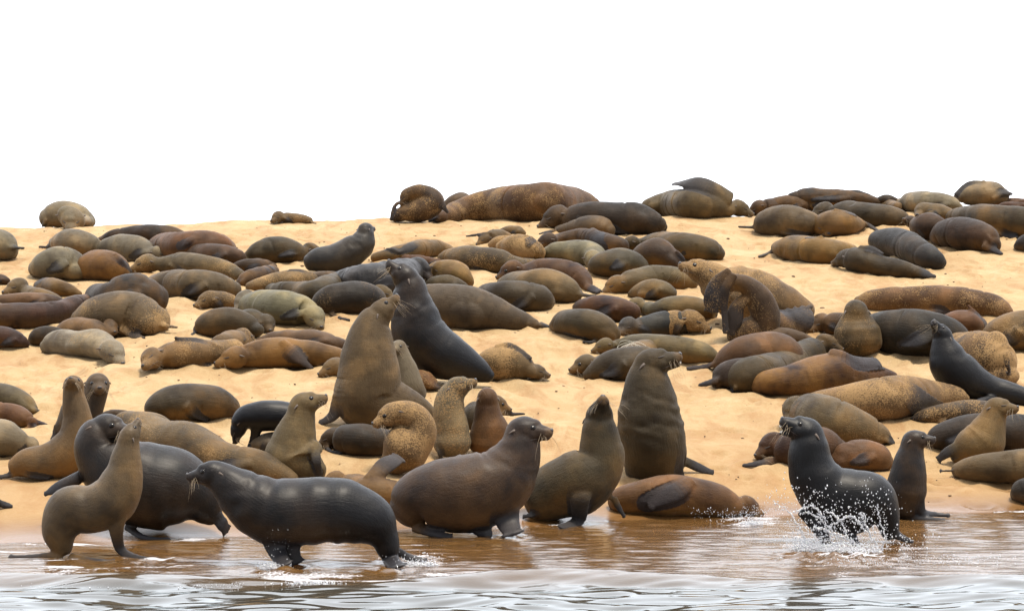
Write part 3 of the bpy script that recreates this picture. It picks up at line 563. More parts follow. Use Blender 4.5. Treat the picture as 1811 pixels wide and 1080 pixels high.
S('olive brown seal with its neck stretched up to the right over its neighbours', 'dolive', [(1303,657,690),(1315,636,694),(1345,628,690),(1380,622,672),(1410,609,656),(1438,597,645)], (1460,607,17,.75,.25,-.1), gold=.25, det=2)
S('dark red and gold seal with a broad grey flipper laid on its back, right', 'red', [(1335,667,692),(1355,656,697),(1390,648,699),(1420,641,698),(1450,633,697),(1485,629,695),(1520,641,690),(1555,650,680),(1578,660,675)], F=[[(1470,628,22),(1510,640,30),(1555,640,22)]], gold=.8, det=2)
S('large sandy grey seal lying on its side with a fold of flipper, right', 'sandy', [(1708,700,708),(1690,688,712),(1650,676,722),(1610,667,735),(1570,668,745),(1530,675,745),(1490,684,740),(1450,693,735),(1425,701,720)], F=[[(1588,685,34),(1615,708,38),(1655,720,20)]], sand=.6, gold=.35, det=2)
S('olive seal asleep with pale sandy forehead, in front of the sandy grey one', 'olive', [(1576,776,788),(1560,756,789),(1530,736,790),(1490,716,788),(1460,704,785),(1432,697,768)], (1405,723,22,-.3,.5,-.8), sand=.15, gold=.5, F=[['h',(1566,776,16),(1574,781,14),(1579,786,8)]], det=2)
S('dark rusty seal lying face left behind the splashing one', 'red', [(1476,777,815),(1455,759,820),(1425,756,823),(1400,766,823),(1386,776,818)], (1366,785,21,-.75,.45,-.4), F=[[(1375,815,16),(1345,819,15),(1313,823,7)]], gold=.25, det=2)
S('rounded pinkish brown hump right behind the splashing seal', 'rust', [(1480,802,830),(1495,786,832),(1525,777,833),(1550,786,833),(1565,805,830)], k=1.3, det=1)
S('wet black seal splashing through the shallows with its mouth open, right', 'wet', [(1575,945,15),(1565,908,27),(1542,884,46),(1506,882,52),(1468,874,51),(1443,846,47),(1433,817,40),(1431,787,35)], (1427,766,30,-.82,-.48,-.15), b=962, hair=.75, E=[(1498,915,52,30,4)], wet=2, eyes='o', det=2, open_=.7, gold=0, F=[[(1425,900,36),(1450,935,30),(1462,962,18)],[(1490,915,34),(1505,945,22),(1515,962,14)],['h',(1574,938,20),(1595,950,17),(1615,959,9)]], name='splashing_seal')
S('wet dark brown seal sitting up facing right behind the splashing one', 'wet', [(1598,900,28,8),(1602,870,37,4),(1606,840,33),(1609,812,27),(1612,795,22)], (1617,779,21,.93,-.12,-.2), b=920, wet=2, eyes='o', det=2, gold=.3, F=[[(1625,865,24),(1631,902,18),(1655,909,12),(1680,911,7)],['h',(1600,912,20),(1640,917,14),(1672,920,8)]])
S('olive brown seal sitting up with closed eyes facing right, near the right edge', 'olive', [(1690,806,16,5),(1715,792,34),(1737,782,40),(1749,757,32),(1756,738,24)], (1763,722,22,.85,-.08,-.45), b=822, gold=.5, det=2, F=[['h',(1705,785,24),(1675,800,22),(1660,812,14)]])
S('dark brown seal lying behind the one sitting with closed eyes', 'dark', [(1645,777,790),(1660,756,795),(1690,743,797),(1730,734,800),(1780,733,800),(1830,736,800)], gold=.2)
S('dark sand dusted seal with thin flippers under the wet arching one', 'dark', [(1612,737,742),(1640,723,748),(1680,712,748),(1720,708,745),(1760,712,740)], F=[[(1640,737,12),(1625,740,9),(1609,742,5)],[(1660,745,12),(1680,748,13),(1700,750,6)]], sand=.4)
S('olive brown seal lying low with its thin dark tail pointing left, right edge', 'olive', [(1830,793,862),(1800,796,858),(1770,799,854),(1740,803,852),(1715,811,848),(1698,821,843)], F=[[(1696,832,9),(1680,832,4),(1661,832,3)]], gold=.2, det=2)
S('dark rump cut by the bottom right edge of the bank', 'dark', [(1799,862,885),(1812,846,890),(1840,840,892)], det=1)
# --- lower left
S('olive brown seal rump at the left edge with a dark pointed tail, upper of two', 'olive', [(-30,680,725),(0,679,727),(25,686,730),(45,701,732),(56,715,733)], F=[['h',(55,724,11),(68,727,9),(84,730,5)]], det=1)
S('orange brown rump at the left edge with dark tail flippers, lower of two', 'rust', [(-30,712,755),(0,711,755),(25,717,755),(45,729,756),(55,741,756)], F=[['h',(55,742,15),(70,748,12),(84,751,6)],[(42,757,7),(58,755,8),(74,757,5)]])
S('grey olive seal curled at the left edge below the orange brown rump', 'grey', [(-30,745,808),(0,744,807),(25,756,805),(42,767,800)], (55,786,14,.5,.5,-.5), gold=.2)
S('golden olive seal standing tall and staring with its nose up, leftmost of the alert pair', 'olive', [(25,826,17),(50,818,27),(82,816,32),(114,805,38),(135,775,34),(137,742,27),(132,712,22),(130,697,19)], (130,682,20,.0,-.42,-.9), b=845, eyes='o', det=2, gold=.9, F=[['h',(28,835,15),(15,840,13),(0,843,8)],[(35,832,14),(62,842,13),(88,845,8)]])
S('grey brown seal peering over the shoulder of the alert golden one', 'taupe', [(112,760,20,0),(132,745,36),(152,725,31),(165,705,23)], (173,680,23,.22,.1,-.95), b=775, eyes='o', det=2, gold=.3, F=[[(100,752,12),(96,768,10),(92,777,7)]])
S('large wet blue black bull behind the slim olive seal at lower left', 'wet', [(378,915,18),(352,885,48),(312,865,72),(262,858,76),(216,838,70),(178,800,47),(173,775,38)], (189,758,30,.85,-.02,-.5), b=942, wet=2, eyes='o', det=2, gold=.12, F=[[(140,845,26),(108,858,24),(90,868,18),(78,874,8)],['h',(383,912,24),(393,926,26),(400,936,22)],[(225,930,18),(255,950,13),(302,953,7)]])
S('slim olive seal sitting at the waterline with its nose up, lower left', 'olive', [(110,972,18),(107,938,33),(124,900,41),(162,900,42),(200,882,45),(218,842,36),(223,808,27),(226,787,21)], (229,771,20,.38,-.82,.35), b=987, det=2, gold=.6, wet=1, F=[[(208,895,46),(206,938,28),(214,972,20),(240,985,16),(268,989,9)],['h',(108,982,20),(55,984,12),(15,984,9)],['h',(125,984,18),(170,991,13),(205,992,8)]], eyes='o')
S('black wet seal walking left through the shallows with shaggy neck, front of the picture', 'wet', [(690,985,14),(680,952,26),(655,922,45),(607,904,57),(545,904,59),(485,905,60),(440,883,50),(408,858,37)], (378,838,27,-.97,.02,-.22), b=1000, wet=2, eyes='o', det=2, gold=.12, hair=.68, F=[[(480,930,58),(489,972,36),(505,1000,28)],[(520,935,40,14),(518,972,28,14),(528,996,24,14)],['h',(686,972,30),(692,990,32),(703,1002,32)],['h',(700,975,20,25),(725,985,16,25),(755,992,12,25)]])
S('long golden olive seal stretched from the wet bull to the black walking one', 'olive', [(228,728,790),(260,733,800),(290,745,815),(325,744,825),(360,760,835),(400,784,845),(450,800,850),(490,818,856),(518,838,858)], gold=.6, sand=.15, det=1)
S('thin dark back just above the head of the wet blue black bull', 'dark', [(180,730,740),(200,723,742),(224,725,742)], det=0)
S('small brown back showing above the long golden olive seal', 'brown', [(262,736,748),(280,731,750),(296,741,750)], det=0)
S('small black pup head tucked beside the chest of the wet bull', 'dark', [(165,800,840),(150,785,838)], (132,790,15,-.4,.55,-.65), wet=1, eyes='o')
S('rusty gold seal curled on open sand with its flipper in front, lower left', 'dolive', [(270,710,735),(285,693,742),(310,684,745),(345,682,744),(380,686,742),(400,700,736),(411,714,728)], E=[(388,715,25,27,-6)], F=[[(330,716,20),(345,733,14),(366,744,7)]], gold=1, det=2, k=1.25)
S('dark wet seal walking left with its head lowered to the sand', 'wet', [(525,738,24,5),(492,735,27),(462,735,27),(438,738,23),(427,746,19)], (422,757,16,-.3,.92,-.15), b=798, wet=2, det=2, gold=0, F=[[(455,750,24),(449,775,17),(440,795,14),(428,799,9)],[(500,760,20,10),(485,780,14,10),(470,795,10,10)]], up=(-.9,0,.3))
S('olive grey female sitting up in profile looking right, left of centre', 'olive', [(560,838,22,-10),(522,812,52),(520,783,43),(526,757,34),(531,737,27)], (537,716,25,.88,-.36,-.1), b=842, eyes='o', det=2, gold=.15, F=[[(553,785,24),(560,815,18),(566,840,10)]])
S('little pale seal lying between the dark walking seal and the sitting female', 'grey', [(455,771,798),(470,765,800),(490,764,800)], det=0)
S('dark brown seal lying flat at the foot of the tall olive bull', 'dark', [(610,752,800),(640,752,806),(670,758,806),(700,765,800)], (588,773,17,-.85,.45,-.2), F=[[(575,788,10),(585,798,8),(603,804,4)]], gold=.2)
S('spiky sand furred seal turning its head back left, centre', 'sandy', [(694,820,24),(716,794,43),(742,768,31),(740,744,25),(722,732,24)], (694,732,23,-.85,.4,-.35), b=840, sand=.5, gold=.45, eyes='o', det=2)
S('sand speckled young seal sitting upright facing right, centre', 'grey', [(800,788,33),(798,760,32),(794,730,29),(796,706,26)], (808,686,22,.85,-.38,-.3), b=812, sand=.45, gold=.2, det=2, F=[[(776,780,14),(778,800,12),(780,812,7)]])
S('reddish brown seal sitting with its back turned, beside the speckled young one', 'rust', [(864,785,37),(866,760,35),(863,736,26),(862,716,21)], (862,704,20,-.15,-.4,.9), b=808, gold=.15, det=2)
S('dark seal whose gold muzzle shows right of the reddish brown back', 'dolive', [(838,722,765),(850,708,760)], (877,713,17,.88,.35,-.15,6), eyes='o', gold=.5, F=[[(880,730,12),(905,732,9),(928,731,5)]])
S('golden seal lying head left with one dark flipper raised, below centre', 'gold', [(692,848,885),(670,846,900),(645,840,888),(616,838,864)], (593,849,17,-.7,.25,-.5), F=[[(655,850,28),(682,822,36),(708,808,26)]], gold=.7, det=2, E=[(672,885,15,26,0)])
S('chocolate brown seal standing at the waterline with whiskers, head right, bottom centre', 'choc', [(716,905,34),(737,884,50),(778,876,64),(832,872,69),(882,850,62),(909,815,47),(920,787,37)], (926,763,30,.95,-.05,-.35), b=948, wet=1, eyes='o', det=2, gold=.2, hair=.7, F=[[(890,885,60),(897,920,46),(908,945,34)],[(842,915,40,22),(848,935,30,22),(870,944,20,22)],['h',(735,930,26),(768,942,20),(800,949,12)]])
S('olive brown seal with its muzzle raised to the sky, right of the chocolate brown one', 'dolive', [(950,882,44,10),(985,866,52,8),(1030,848,58),(1061,815,46),(1062,782,37),(1060,756,31)], (1060,737,27,.12,-.8,-.58), b=925, eyes='c', det=2, gold=.5, F=[[(1035,845,44,-6),(1026,885,34,-6),(1022,920,26,-6),(990,932,15,-6)],[(1086,880,18,5),(1096,900,12,5),(1105,914,8,5)],['h',(955,905,16),(940,910,12),(925,913,8)]])
S('golden brown seal lying at the waterline with a grey flipper over its belly', 'rust', [(1092,870,900),(1110,857,906),(1150,847,909),(1190,842,912),(1230,846,913),(1265,858,913),(1295,871,913)], (1321,893,17,.8,.4,-.2), F=[[(1224,851,22),(1192,871,36),(1145,891,26)]], gold=.8, det=2)
S('hind flippers of a seal reaching in from the left edge above the waterline', 'dark', [(-70,865,905),(-35,868,903),(-10,880,900)], F=[['h',(-10,888,18),(8,892,16),(22,896,10)]], det=1)
S('sand caked seal with a dark flipper over its back, asleep on open sand at centre', 'sandy', [(853,637,660),(865,622,668),(885,614,671),(910,618,671),(932,632,671)], (948,657,14,.85,.2,-.3), sand=.7, gold=.6, F=[[(878,614,10),(905,611,12),(940,634,7)]], det=2)
S('dark olive back behind the wet blue black bull, centre', 'dolive', [(775,602,615),(790,599,618),(805,608,620),(812,615,620)], det=0)
for i_, s_ in enumerate(SEALS): build_seal(i_, s_)

# ------------------------------------------------------------ sand bank (one sheet to the horizon)
def axis(fine, outer): return np.array(sorted(set(np.round(np.concatenate([fine, outer]), 4))))
def grid(name, xs, ys, zf):
    X, Y = np.meshgrid(xs, ys); Z = zf(X, Y); V = np.stack([X.ravel(), Y.ravel(), Z.ravel()], 1)
    nx, ny = len(xs), len(ys); i = np.arange((ny-1)*nx).reshape(ny-1, nx)[:, :-1].ravel()
    F = np.stack([i, i+1, i+1+nx, i+nx], 1)
    me = bpy.data.meshes.new(name); me.vertices.add(len(V)); me.vertices.foreach_set('co', V.ravel())
    me.loops.add(F.size); me.loops.foreach_set('vertex_index', F.ravel())
    me.polygons.add(len(F)); me.polygons.foreach_set('loop_start', np.arange(0, F.size, 4)); me.polygons.foreach_set('loop_total', np.full(len(F), 4))
    me.update(); me.validate(); return me, V
BX = [-900, -400, -200, -100, -60, -40, -28, -20, -15, -12, -10]
def sand_z(X, D):
    z = ground(X, D); P = np.stack([X.ravel(), D.ravel(), 0*X.ravel()], 1)
    near = ((np.abs(X) < 9) & (D > 18) & (D < 41)).astype(float)
    dry = smooth(.03, .22, z)
    a = nz(P*np.array([1, .75, 1]), 13, 101, 12, 2).reshape(X.shape)         # scuffs and flipper marks
    b_ = nz(P, 34, 102, 12, 2).reshape(X.shape)
    patch = smooth(-.1, .8, nz(P, 1.7, 103, 8, 2).reshape(X.shape))
    z = z + near*dry*(.010*a + .0075*b_*patch - .018*patch*smooth(.55, 1.0, a))
    rt = np.random.default_rng(77)
    if X.size > 1000:
        for _ in range(46):
            x0 = rt.uniform(-6, 6); y0 = rt.uniform(23.5, 36); an = rt.uniform(-.9, .9)+(math.pi/2 if rt.random() < .4 else 0); L_ = rt.uniform(.8, 3.0); wd_ = rt.uniform(.10, .22)
            u_ = (X-x0)*math.cos(an)+(D-y0)*math.sin(an); v_ = -(X-x0)*math.sin(an)+(D-y0)*math.cos(an)+.12*np.sin(u_*2.2+x0)
            e_ = smooth(0, .3, u_)*smooth(L_, L_-.3, u_); q_ = v_/wd_
            z = z+e_*(-.042*np.exp(-q_**2)+.024*np.exp(-(np.abs(q_)-1.5)**2*3))*(.7+.3*np.sin(u_*22))
        for _ in range(900):
            x0 = rt.uniform(-7, 7); y0 = rt.uniform(23.3, 38); r_ = rt.uniform(.05, .12); i0, i1 = np.searchsorted(X[0], (x0-.4, x0+.4)); j0, j1 = np.searchsorted(D[:, 0], (y0-.4, y0+.4))
            xx = X[j0:j1, i0:i1]-x0; yy = D[j0:j1, i0:i1]-y0; q_ = np.hypot(xx, yy*1.2)/r_; z[j0:j1, i0:i1] += -.028*np.exp(-q_**2)+.020*np.exp(-(q_-1.5)**2*4)
    far = np.clip((np.hypot(np.abs(X)-12, 0)*(np.abs(X) > 12))*0.01, 0, 1)
    return np.where(D < 15, -.25-(15-D)*.02*(D > -200), z)
xs = axis(np.arange(-9, 9.001, .035), np.array(BX+[-v for v in BX]+[-9.5, 9.5]))
ys = axis(np.arange(18, 41.0, .04), np.array([-600, -100, -20, 0, 10, 14, 16, 17, 42, 43, 45, 48, 52, 60, 80, 120, 200, 400, 900]))
me, V = grid('sand', xs, ys, sand_z)
m, t, o = mat('sand'); g = G(t); tc = g.n('TexCoord'); P_ = tc.outputs['Object']; sepx = g.n('SeparateXYZ'); g.l(P_, sepx.inputs[0])
n1 = g.noise(P_, 1.1, 5, .6); n2 = g.noise(P_, 6, 5, .65); n3 = g.noise(P_, 70, 3, .7); n4 = g.noise(P_, 380, 2, .7)
mp = g.n('Mapping'); mp.inputs['Scale'].default_value = (1.0, .45, 1); g.l(P_, mp.inputs[0]); n5 = g.noise(mp.outputs[0], 3.2, 6, .65, .6)
c = g.mix(g.ramp(n1, .35, .65), (.325, .222, .108, 1), (.395, .288, .155, 1))
c = g.mix(g.ramp(n5, .48, .64, 0, .8), c, (.27, .155, .066, 1)); c = g.mix(g.ramp(n5, .30, .42, .5, 0), c, (.44, .34, .21, 1))
c = g.mix(g.ramp(n3, .40, .70, 0, .38), c, (.24, .14, .062, 1))
c = g.mix(g.ramp(n4, .62, .76, 0, .5), c, (.14, .09, .05, 1))
vor = g.n('TexVoronoi'); g.l(P_, vor.inputs['Vector']); vor.inputs['Scale'].default_value = 7.0
c = g.mix(g.ramp(vor.outputs['Distance'], .02, .06, .75, 0), c, (.09, .055, .03, 1))
wet = g.ramp(g.math('ADD', sepx.outputs['Z'], g.math('MULTIPLY', n1, .10)), .075, .20, 1, 0)
damp = g.ramp(g.math('ADD', sepx.outputs['Z'], g.math('MULTIPLY', n1, .3)), .20, .75, 1, 0)
c = g.mix(g.math('MULTIPLY', damp, .65), c, (.25, .138, .050, 1)); c = g.mix(g.math('MULTIPLY', wet, .85), c, (.125, .060, .020, 1))
b = g.n('BsdfPrincipled'); g.l(c, b.inputs[0]); g.l(g.ramp(wet, .2, 1, .9, .22), b.inputs['Roughness']); b.inputs['Specular IOR Level'].default_value = .35
nb = g.bump(n2, .5, .05); nb = g.bump(n3, .55, .012, nb); nb = g.bump(n4, .3, .004, nb)
flat = g.n('NewGeometry'); mixn = g.n('Mix', data_type='VECTOR'); g.l(g.math('MULTIPLY', wet, .85), mixn.inputs[0]); g.l(nb, mixn.inputs[4]); g.l(flat.outputs['Normal'], mixn.inputs[5])
g.l(mixn.outputs[1], b.inputs['Normal']); g.l(b.outputs[0], o.inputs[0])
so_ = link('sand', me, m); tag(so_, kind='structure', label='pale golden sand bank rising from the water to the skyline')

# ------------------------------------------------------------ water
SPL = (1478-CX)*21.6/FPX
def wave_line(X): return 19.15+.16*np.sin(X*1.3+.5)+.07*np.sin(X*3.1+1)+.10*smooth(1, 3.5, X)
def water_z(X, Y):
    P = np.stack([X.ravel(), Y.ravel(), 0*X.ravel()], 1); sh = X.shape
    near = ((np.abs(X) < 5.2) & (Y > 14)).astype(float)
    d = Y-wave_line(X)
    deep = smooth(.10, -.25, d)
    A = nz(P*np.array([.62, 1.35, 1]), 8.0, 201, 22, 3).reshape(sh); B_ = nz(P*np.array([.7, 1.4, 1]), 15, 202, 16, 2).reshape(sh)
    C_ = nz(P*np.array([.6, 1.6, 1]), 22, 203, 14, 2).reshape(sh)
    z = near*deep*(.0160*A+.0010*B_)
    z += near*(1-deep)*(.0030*C_+.0035*nz(P*np.array([.5, 1.3, 1]), 6, 204, 10, 2).reshape(sh))
    bump_ = .6+.4*np.sin(X*2.1+.9)
    z += near*.065*bump_*np.exp(-(np.where(d > 0, d/.10, d/.26))**2)           # the small swell running in
    z += near*.012*np.exp(-((Y-(20.25+.12*np.sin(X*1.7)))/.07)**2)*(.5+.5*np.sin(X*2.7+2))
    for (px_, py_, a_, r_) in ((1480, 985, .03, .35), (500, 1005, .02, .22), (730, 990, .02, .25), (690, 1010, .015, .2), (905, 950, .010, .2), (250, 992, .012, .22)):
        Dq = FPX*HC/(py_-YH); xq = (px_-CX)*Dq/FPX; rr_ = np.hypot(X-xq, (Y-Dq)*.8)
        z += near*a_*np.exp(-(rr_/r_)**2)*(.5*np.sin(rr_*34)+.9*nz(P, 26, int(px_), 12, 2).reshape(sh))
    return z
WX = [-900, -400, -200, -100, -60, -40, -28, -20, -15, -12, -10, -8, -6.5, -5.6]
xs = axis(np.arange(-5.2, 5.201, .016), np.array(WX+[-v for v in WX]))
ys = axis(np.arange(15.4, 24.6, .016), np.array([-900, -400, -200, -80, -40, -20, -8, 0, 6, 10, 12, 13.5, 14.5, 15, 25, 26]))
me, V = grid('water', xs, ys, water_z)
# foam amount: along the swell front, round the splash and round the walking feet
X, Y = V[:, 0], V[:, 1]; d = Y-wave_line(X)
n_a = nz(V*np.array([1, 1.6, 0]), 7, 301, 10, 3); n_b = nz(V*np.array([1, 1.6, 0]), 30, 302, 12, 3)
part = smooth(-.5, .35, np.sin(X*1.9+2.6)+.7*n_a)
foam = np.exp(-((d-.10)/.10)**2)*part*1.0
foam += .70*np.exp(-((d-.34)/.35)**2)*smooth(-.3, .8, n_a)
foam += .55*np.exp(-((d-.85-.1*np.sin(X*2.3))/.05)**2)*smooth(-.2, .6, np.sin(X*1.3+4)+.5*n_a)
dsh = Y-shore(X)
foam += .5*np.exp(-((dsh+.12)/.10)**2)*smooth(-.1, .9, n_a)+.35*smooth(.55, 1.1, n_a+.5*n_b)*smooth(-3.2, -1.2, dsh)
for (px_, py_, a_, r_) in ((1475, 975, 1.1, .36), (1400, 945, .7, .22), (1560, 985, .9, .25), (1330, 925, .7, .25), (485, 1005, .8, .10), (735, 995, .8, .16), (900, 955, .4, .1), (100, 990, .5, .2), (270, 992, .5, .09), (1700, 990, .7, .25)):
    Dq = FPX*HC/(py_-YH); xq = (px_-CX)*Dq/FPX; foam += a_*np.exp(-(np.hypot(X-xq, Y-Dq)/r_)**2)*(.55+.45*n_b)
foam += .45*np.exp(-((d-1.5-.22*np.sin(X*1.1+1)-.05*np.sin(X*5))/.045)**2)*smooth(-.1, .6, n_a)+.4*np.exp(-((d-2.15-.2*np.sin(X*.9+3))/.05)**2)*smooth(0, .7, n_b+.5*n_a)
foam = np.clip(foam, 0, 1)
fa = me.attributes.new('foam', 'FLOAT', 'POINT'); fa.data.foreach_set('value', foam.astype(np.float32))
m, t, o = mat('water'); g = G(t); tc = g.n('TexCoord'); P_ = tc.outputs['Object']; sepx = g.n('SeparateXYZ'); g.l(P_, sepx.inputs[0])
mp = g.n('Mapping'); mp.inputs['Scale'].default_value = (.7, 1.5, 1); g.l(P_, mp.inputs[0]); r1 = g.noise(mp.outputs[0], 26, 4, .6, .4); r2 = g.noise(mp.outputs[0], 90, 3, .6)
murk = g.ramp(sepx.outputs['Y'], 18.7, 19.6, 0, 1)
body_c = g.mix(murk, (.050, .044, .034, 1), (.150, .080, .028, 1))
fr = g.n('Fresnel'); fr.inputs['IOR'].default_value = 1.5
nb = g.bump(r1, .28, .010); nb = g.bump(r2, .15, .002, nb)
mixn = g.n('Mix', data_type='VECTOR'); geo = g.n('NewGeometry'); g.l(g.ramp(murk, 0, 1, .12, 1), mixn.inputs[0]); g.l(geo.outputs['Normal'], mixn.inputs[4]); g.l(nb, mixn.inputs[5]); nb = mixn.outputs[1]; g.l(nb, fr.inputs['Normal'])
gl = g.n('BsdfGlossy'); g.l(g.ramp(murk, 0, 1, .03, .055), gl.inputs['Roughness']); g.l(nb, gl.inputs['Normal']); gl.inputs['Color'].default_value = (.94, .985, 1, 1)
df = g.n('BsdfDiffuse'); g.l(body_c, df.inputs[0]); tr = g.n('BsdfTransparent'); tr.inputs[0].default_value = (.80, .62, .40, 1)
ms = g.n('MixShader'); g.l(g.ramp(murk, 0, 1, .92, .62), ms.inputs[0]); g.l(tr.outputs[0], ms.inputs[1]); g.l(df.outputs[0], ms.inputs[2])
m2 = g.n('MixShader'); g.l(fr.outputs[0], m2.inputs[0]); g.l(ms.outputs[0], m2.inputs[1]); g.l(gl.outputs[0], m2.inputs[2])
fo = g.n('Attribute', attribute_name='foam'); fn = g.noise(P_, 42, 5, .75, .8); fn2 = g.noise(mp.outputs[0], 9, 4, .7, 1.0)
cell = g.n('TexVoronoi', feature='DISTANCE_TO_EDGE'); g.l(P_, cell.inputs['Vector']); cell.inputs['Scale'].default_value = 26
lace = g.ramp(cell.outputs['Distance'], .02, .12, .35, 0)
ff = g.ramp(g.math('ADD', g.math('ADD', g.math('MULTIPLY', fo.outputs['Fac'], .85), g.math('MULTIPLY', fn, .55)), g.math('MULTIPLY', lace, fo.outputs['Fac'])), .80, 1.0)
fd = g.n('BsdfPrincipled'); fd.inputs['Base Color'].default_value = (.55, .55, .58, 1); fd.inputs['Roughness'].default_value = .5
fb = g.bump(fn, .8, .02); g.l(fb, fd.inputs['Normal'])
m3 = g.n('MixShader'); g.l(g.math('MULTIPLY', ff, .9), m3.inputs[0]); g.l(m2.outputs[0], m3.inputs[1]); g.l(fd.outputs[0], m3.inputs[2]); g.l(m3.outputs[0], o.inputs[0])
wo = link('water', me, m); tag(wo, kind='structure', label='shallow brown water and glinting ripples in front of the sand bank')

# ------------------------------------------------------------ splashes
m, t, o = mat('spray'); g = G(t)
d1 = g.n('BsdfDiffuse'); d1.inputs[0].default_value = (.72, .74, .78, 1); d2 = g.n('BsdfTranslucent'); d2.inputs[0].default_value = (.8, .82, .86, 1); d3 = g.n('BsdfGlossy'); d3.inputs['Roughness'].default_value = .1
s1 = g.n('MixShader'); s1.inputs[0].default_value = .5; g.l(d1.outputs[0], s1.inputs[1]); g.l(d2.outputs[0], s1.inputs[2])
s2 = g.n('MixShader'); s2.inputs[0].default_value = .25; g.l(s1.outputs[0], s2.inputs[1]); g.l(d3.outputs[0], s2.inputs[2]); g.l(s2.outputs[0], o.inputs[0]); M_SPRAY = m
def splash(name, label, jets, drops, crown):
    r = random.Random(len(jets)*7+len(drops)); mb = MB()
    for pts_, r0, r1 in jets:
        q = catmull([(*W(x, y, D), 0) for x, y, D in pts_], 6)[:, :3]
        q = q+np.array([[r.uniform(-.008, .008) for _ in range(3)] for _ in q])
        q = catmull(q, 5)
        for i in range(len(q)):
            rad = (r0+(r1-r0)*i/len(q))*.36
            for _ in range(3):
                c_ = q[i]+np.array([r.gauss(0, rad*.9) for _ in range(3)]); a = rad*r.uniform(.25, 1.0)*(1 if r.random() < .8 else 1.5)
                t_ = np.array([r.uniform(-1, 1) for _ in range(3)])*a*.5; mb.ball(c_, (a*1.3, 0, t_[0]), (0, a, 0), (t_[1], 0, a*1.2), 6, 4)
            if r.random() < .4:
                c_ = q[i]+np.array([r.gauss(0, .03) for _ in range(3)]); a = r.uniform(.0018, .0045); mb.ball(c_, (a, 0, 0), (0, a, 0), (0, 0, a*1.2), 6, 4)
    for x, y, D, sx, sy, cnt, big in drops:
        for _ in range(int(cnt*1.6)):
            c_ = W(r.gauss(x, sx), r.gauss(y, sy), D+r.gauss(0, .06)); a = r.uniform(.0015, big)*(.35+.5*r.random())
            if c_[2] < .01: c_[2] = .012
            mb.ball(c_, (a, 0, 0), (0, a, 0), (0, 0, a*r.uniform(1, 1.9)), 6, 4)
    for x, y, D, rad, h, cnt in crown:                        # low ragged froth thrown up round a foot
        for i in range(cnt*9):
            an = r.uniform(0, 6.28); q_ = r.random()**.6*rad; hh = h*abs(r.gauss(0, .45))*(1-.5*q_/rad)
            c_ = W(x, y, D)+np.array([math.cos(an)*q_, math.sin(an)*q_*.6, 0]); c_[2] = hh+.002; a = r.uniform(.0015, .0055)*(1-.4*min(1, hh/h))
            mb.ball(c_, (a*1.6, 0, r.uniform(-a, a)*.8), (0, a, 0), (r.uniform(-a, a)*.8, 0, a), 6, 4)
    o_ = link(name, mb.mesh(name), M_SPRAY); tag(o_, kind='stuff', label=label)
D1 = 20.95
splash('water_splash', 'white water and drops thrown up round the splashing seal',
  [([(1400,905,D1),(1440,895,D1),(1462,925,D1),(1490,960,D1)], .012, .010), ([(1520,905,D1),(1540,945,D1),(1555,975,D1)], .014, .010),
   ([(1470,930,D1),(1495,915,D1),(1515,918,D1),(1530,940,D1)], .012, .012), ([(1552,890,D1),(1556,920,D1),(1566,950,D1),(1560,970,D1)], .007, .010),
   ([(1368,885,D1+.2),(1395,905,D1+.1),(1412,930,D1),(1425,960,D1)], .006, .012), ([(1528,905,D1),(1530,930,D1)], .008, .005),
   ([(1420,905,D1),(1450,915,D1),(1470,950,D1)], .007, .012), ([(1600,960,D1-.1),(1612,975,D1-.1)], .006, .004), ([(1440,930,D1),(1480,945,D1),(1520,965,D1)], .014, .012), ([(1460,900,D1),(1485,920,D1),(1500,950,D1)], .010, .012)],
  [(1450,900,D1,40,25,170,.008),(1480,955,D1,55,16,260,.009),(1555,905,D1,20,28,60,.008),(1535,870,D1,14,12,16,.008),(1390,890,D1+.2,22,18,70,.006),(1580,960,D1-.1,35,12,90,.007),(1425,945,D1,18,18,110,.008)],
  [(1450,965,D1,.20,.13,80),(1510,975,D1-.1,.22,.09,80),(1425,955,D1,.10,.12,40)])
splash('water_splash', 'spray flung off the head of the seal lying at the waterline',
  [], [(1315,912,22.9,28,7,150,.006),(1345,905,22.8,18,10,80,.005),(1240,905,22.9,20,6,25,.005)], [(1330,915,22.8,.10,.05,25)])
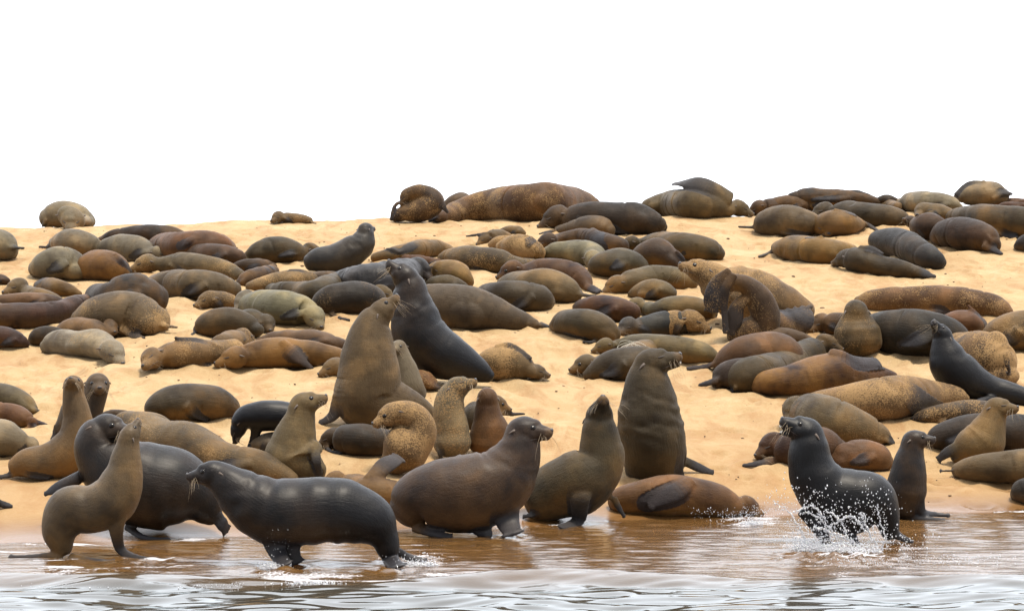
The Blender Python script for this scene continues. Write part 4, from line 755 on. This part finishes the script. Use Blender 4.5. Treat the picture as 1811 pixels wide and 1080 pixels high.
splash('water_splash', 'small splashes round the feet of the black walking seal',
  [], [(480,995,19.9,14,7,50,.006),(492,955,19.9,14,18,30,.004),(735,990,20.0,28,8,70,.006),(700,1008,19.7,12,6,20,.005)], [(478,1002,19.85,.08,.05,40),(740,995,20.0,.14,.05,45),(500,1008,19.8,.07,.03,20)])
splash('water_splash', 'white broken crest of the little wave running in at the bottom left',
  [], [(550,1040,18.95,30,5,120,.007),(200,1045,18.8,60,6,120,.006),(415,1040,18.85,8,8,14,.005),(300,1052,18.8,60,4,80,.006),(1530,993,19.6,50,5,120,.006),(1690,988,19.7,60,5,100,.006)],
  [(550,1042,18.95,.16,.04,20)])

# ------------------------------------------------------------ fishing line and beach litter
mb = MB(); r = random.Random(3); Dn = Dg(1105, 650)-.26
for k_ in range(5):
    cx_, cy_ = 1110+r.gauss(0, 12), 612+r.gauss(0, 4); rx_, ry_ = r.uniform(8, 20), r.uniform(4, 9); a0 = r.uniform(0, 6); q = []
    for i in range(26):
        a = a0+i/25*6.5; q.append(W(cx_+rx_*math.cos(a)+2*math.sin(3*a+k_), cy_+ry_*math.sin(a)+2*math.cos(2*a), Dn+.05*math.sin(a*1.5+k_)))
    mb.thin(q, .0014, .0014, 5)
o_ = link('fishing_line', mb.mesh('fishing_line'), M_LINE); tag(o_, label='loops of pale fishing line tangled over the neck of an olive seal', category='fishing line')
M_BIT = plain('litter', (.10, .055, .028), .8); mb = MB(); r = random.Random(11)
for k_ in range(900):
    D = r.uniform(23.9, 38); X = r.uniform(-1, 1)*D*905/FPX*1.05; z = float(ground(X, D)); a = r.uniform(.003, .009)*(1+1.2*(r.random() < .1)); an = r.uniform(0, 3.14)
    mb.ball((X, D, z+a*.3), (a*math.cos(an)*2.0, a*math.sin(an)*2.0, 0), (-a*math.sin(an), a*math.cos(an), 0), (0, 0, a*.7), 7, 4)
o_ = link('beach_litter', mb.mesh('beach_litter'), M_BIT); tag(o_, kind='stuff', label='small dark pebbles and bits of weed scattered on the sand')
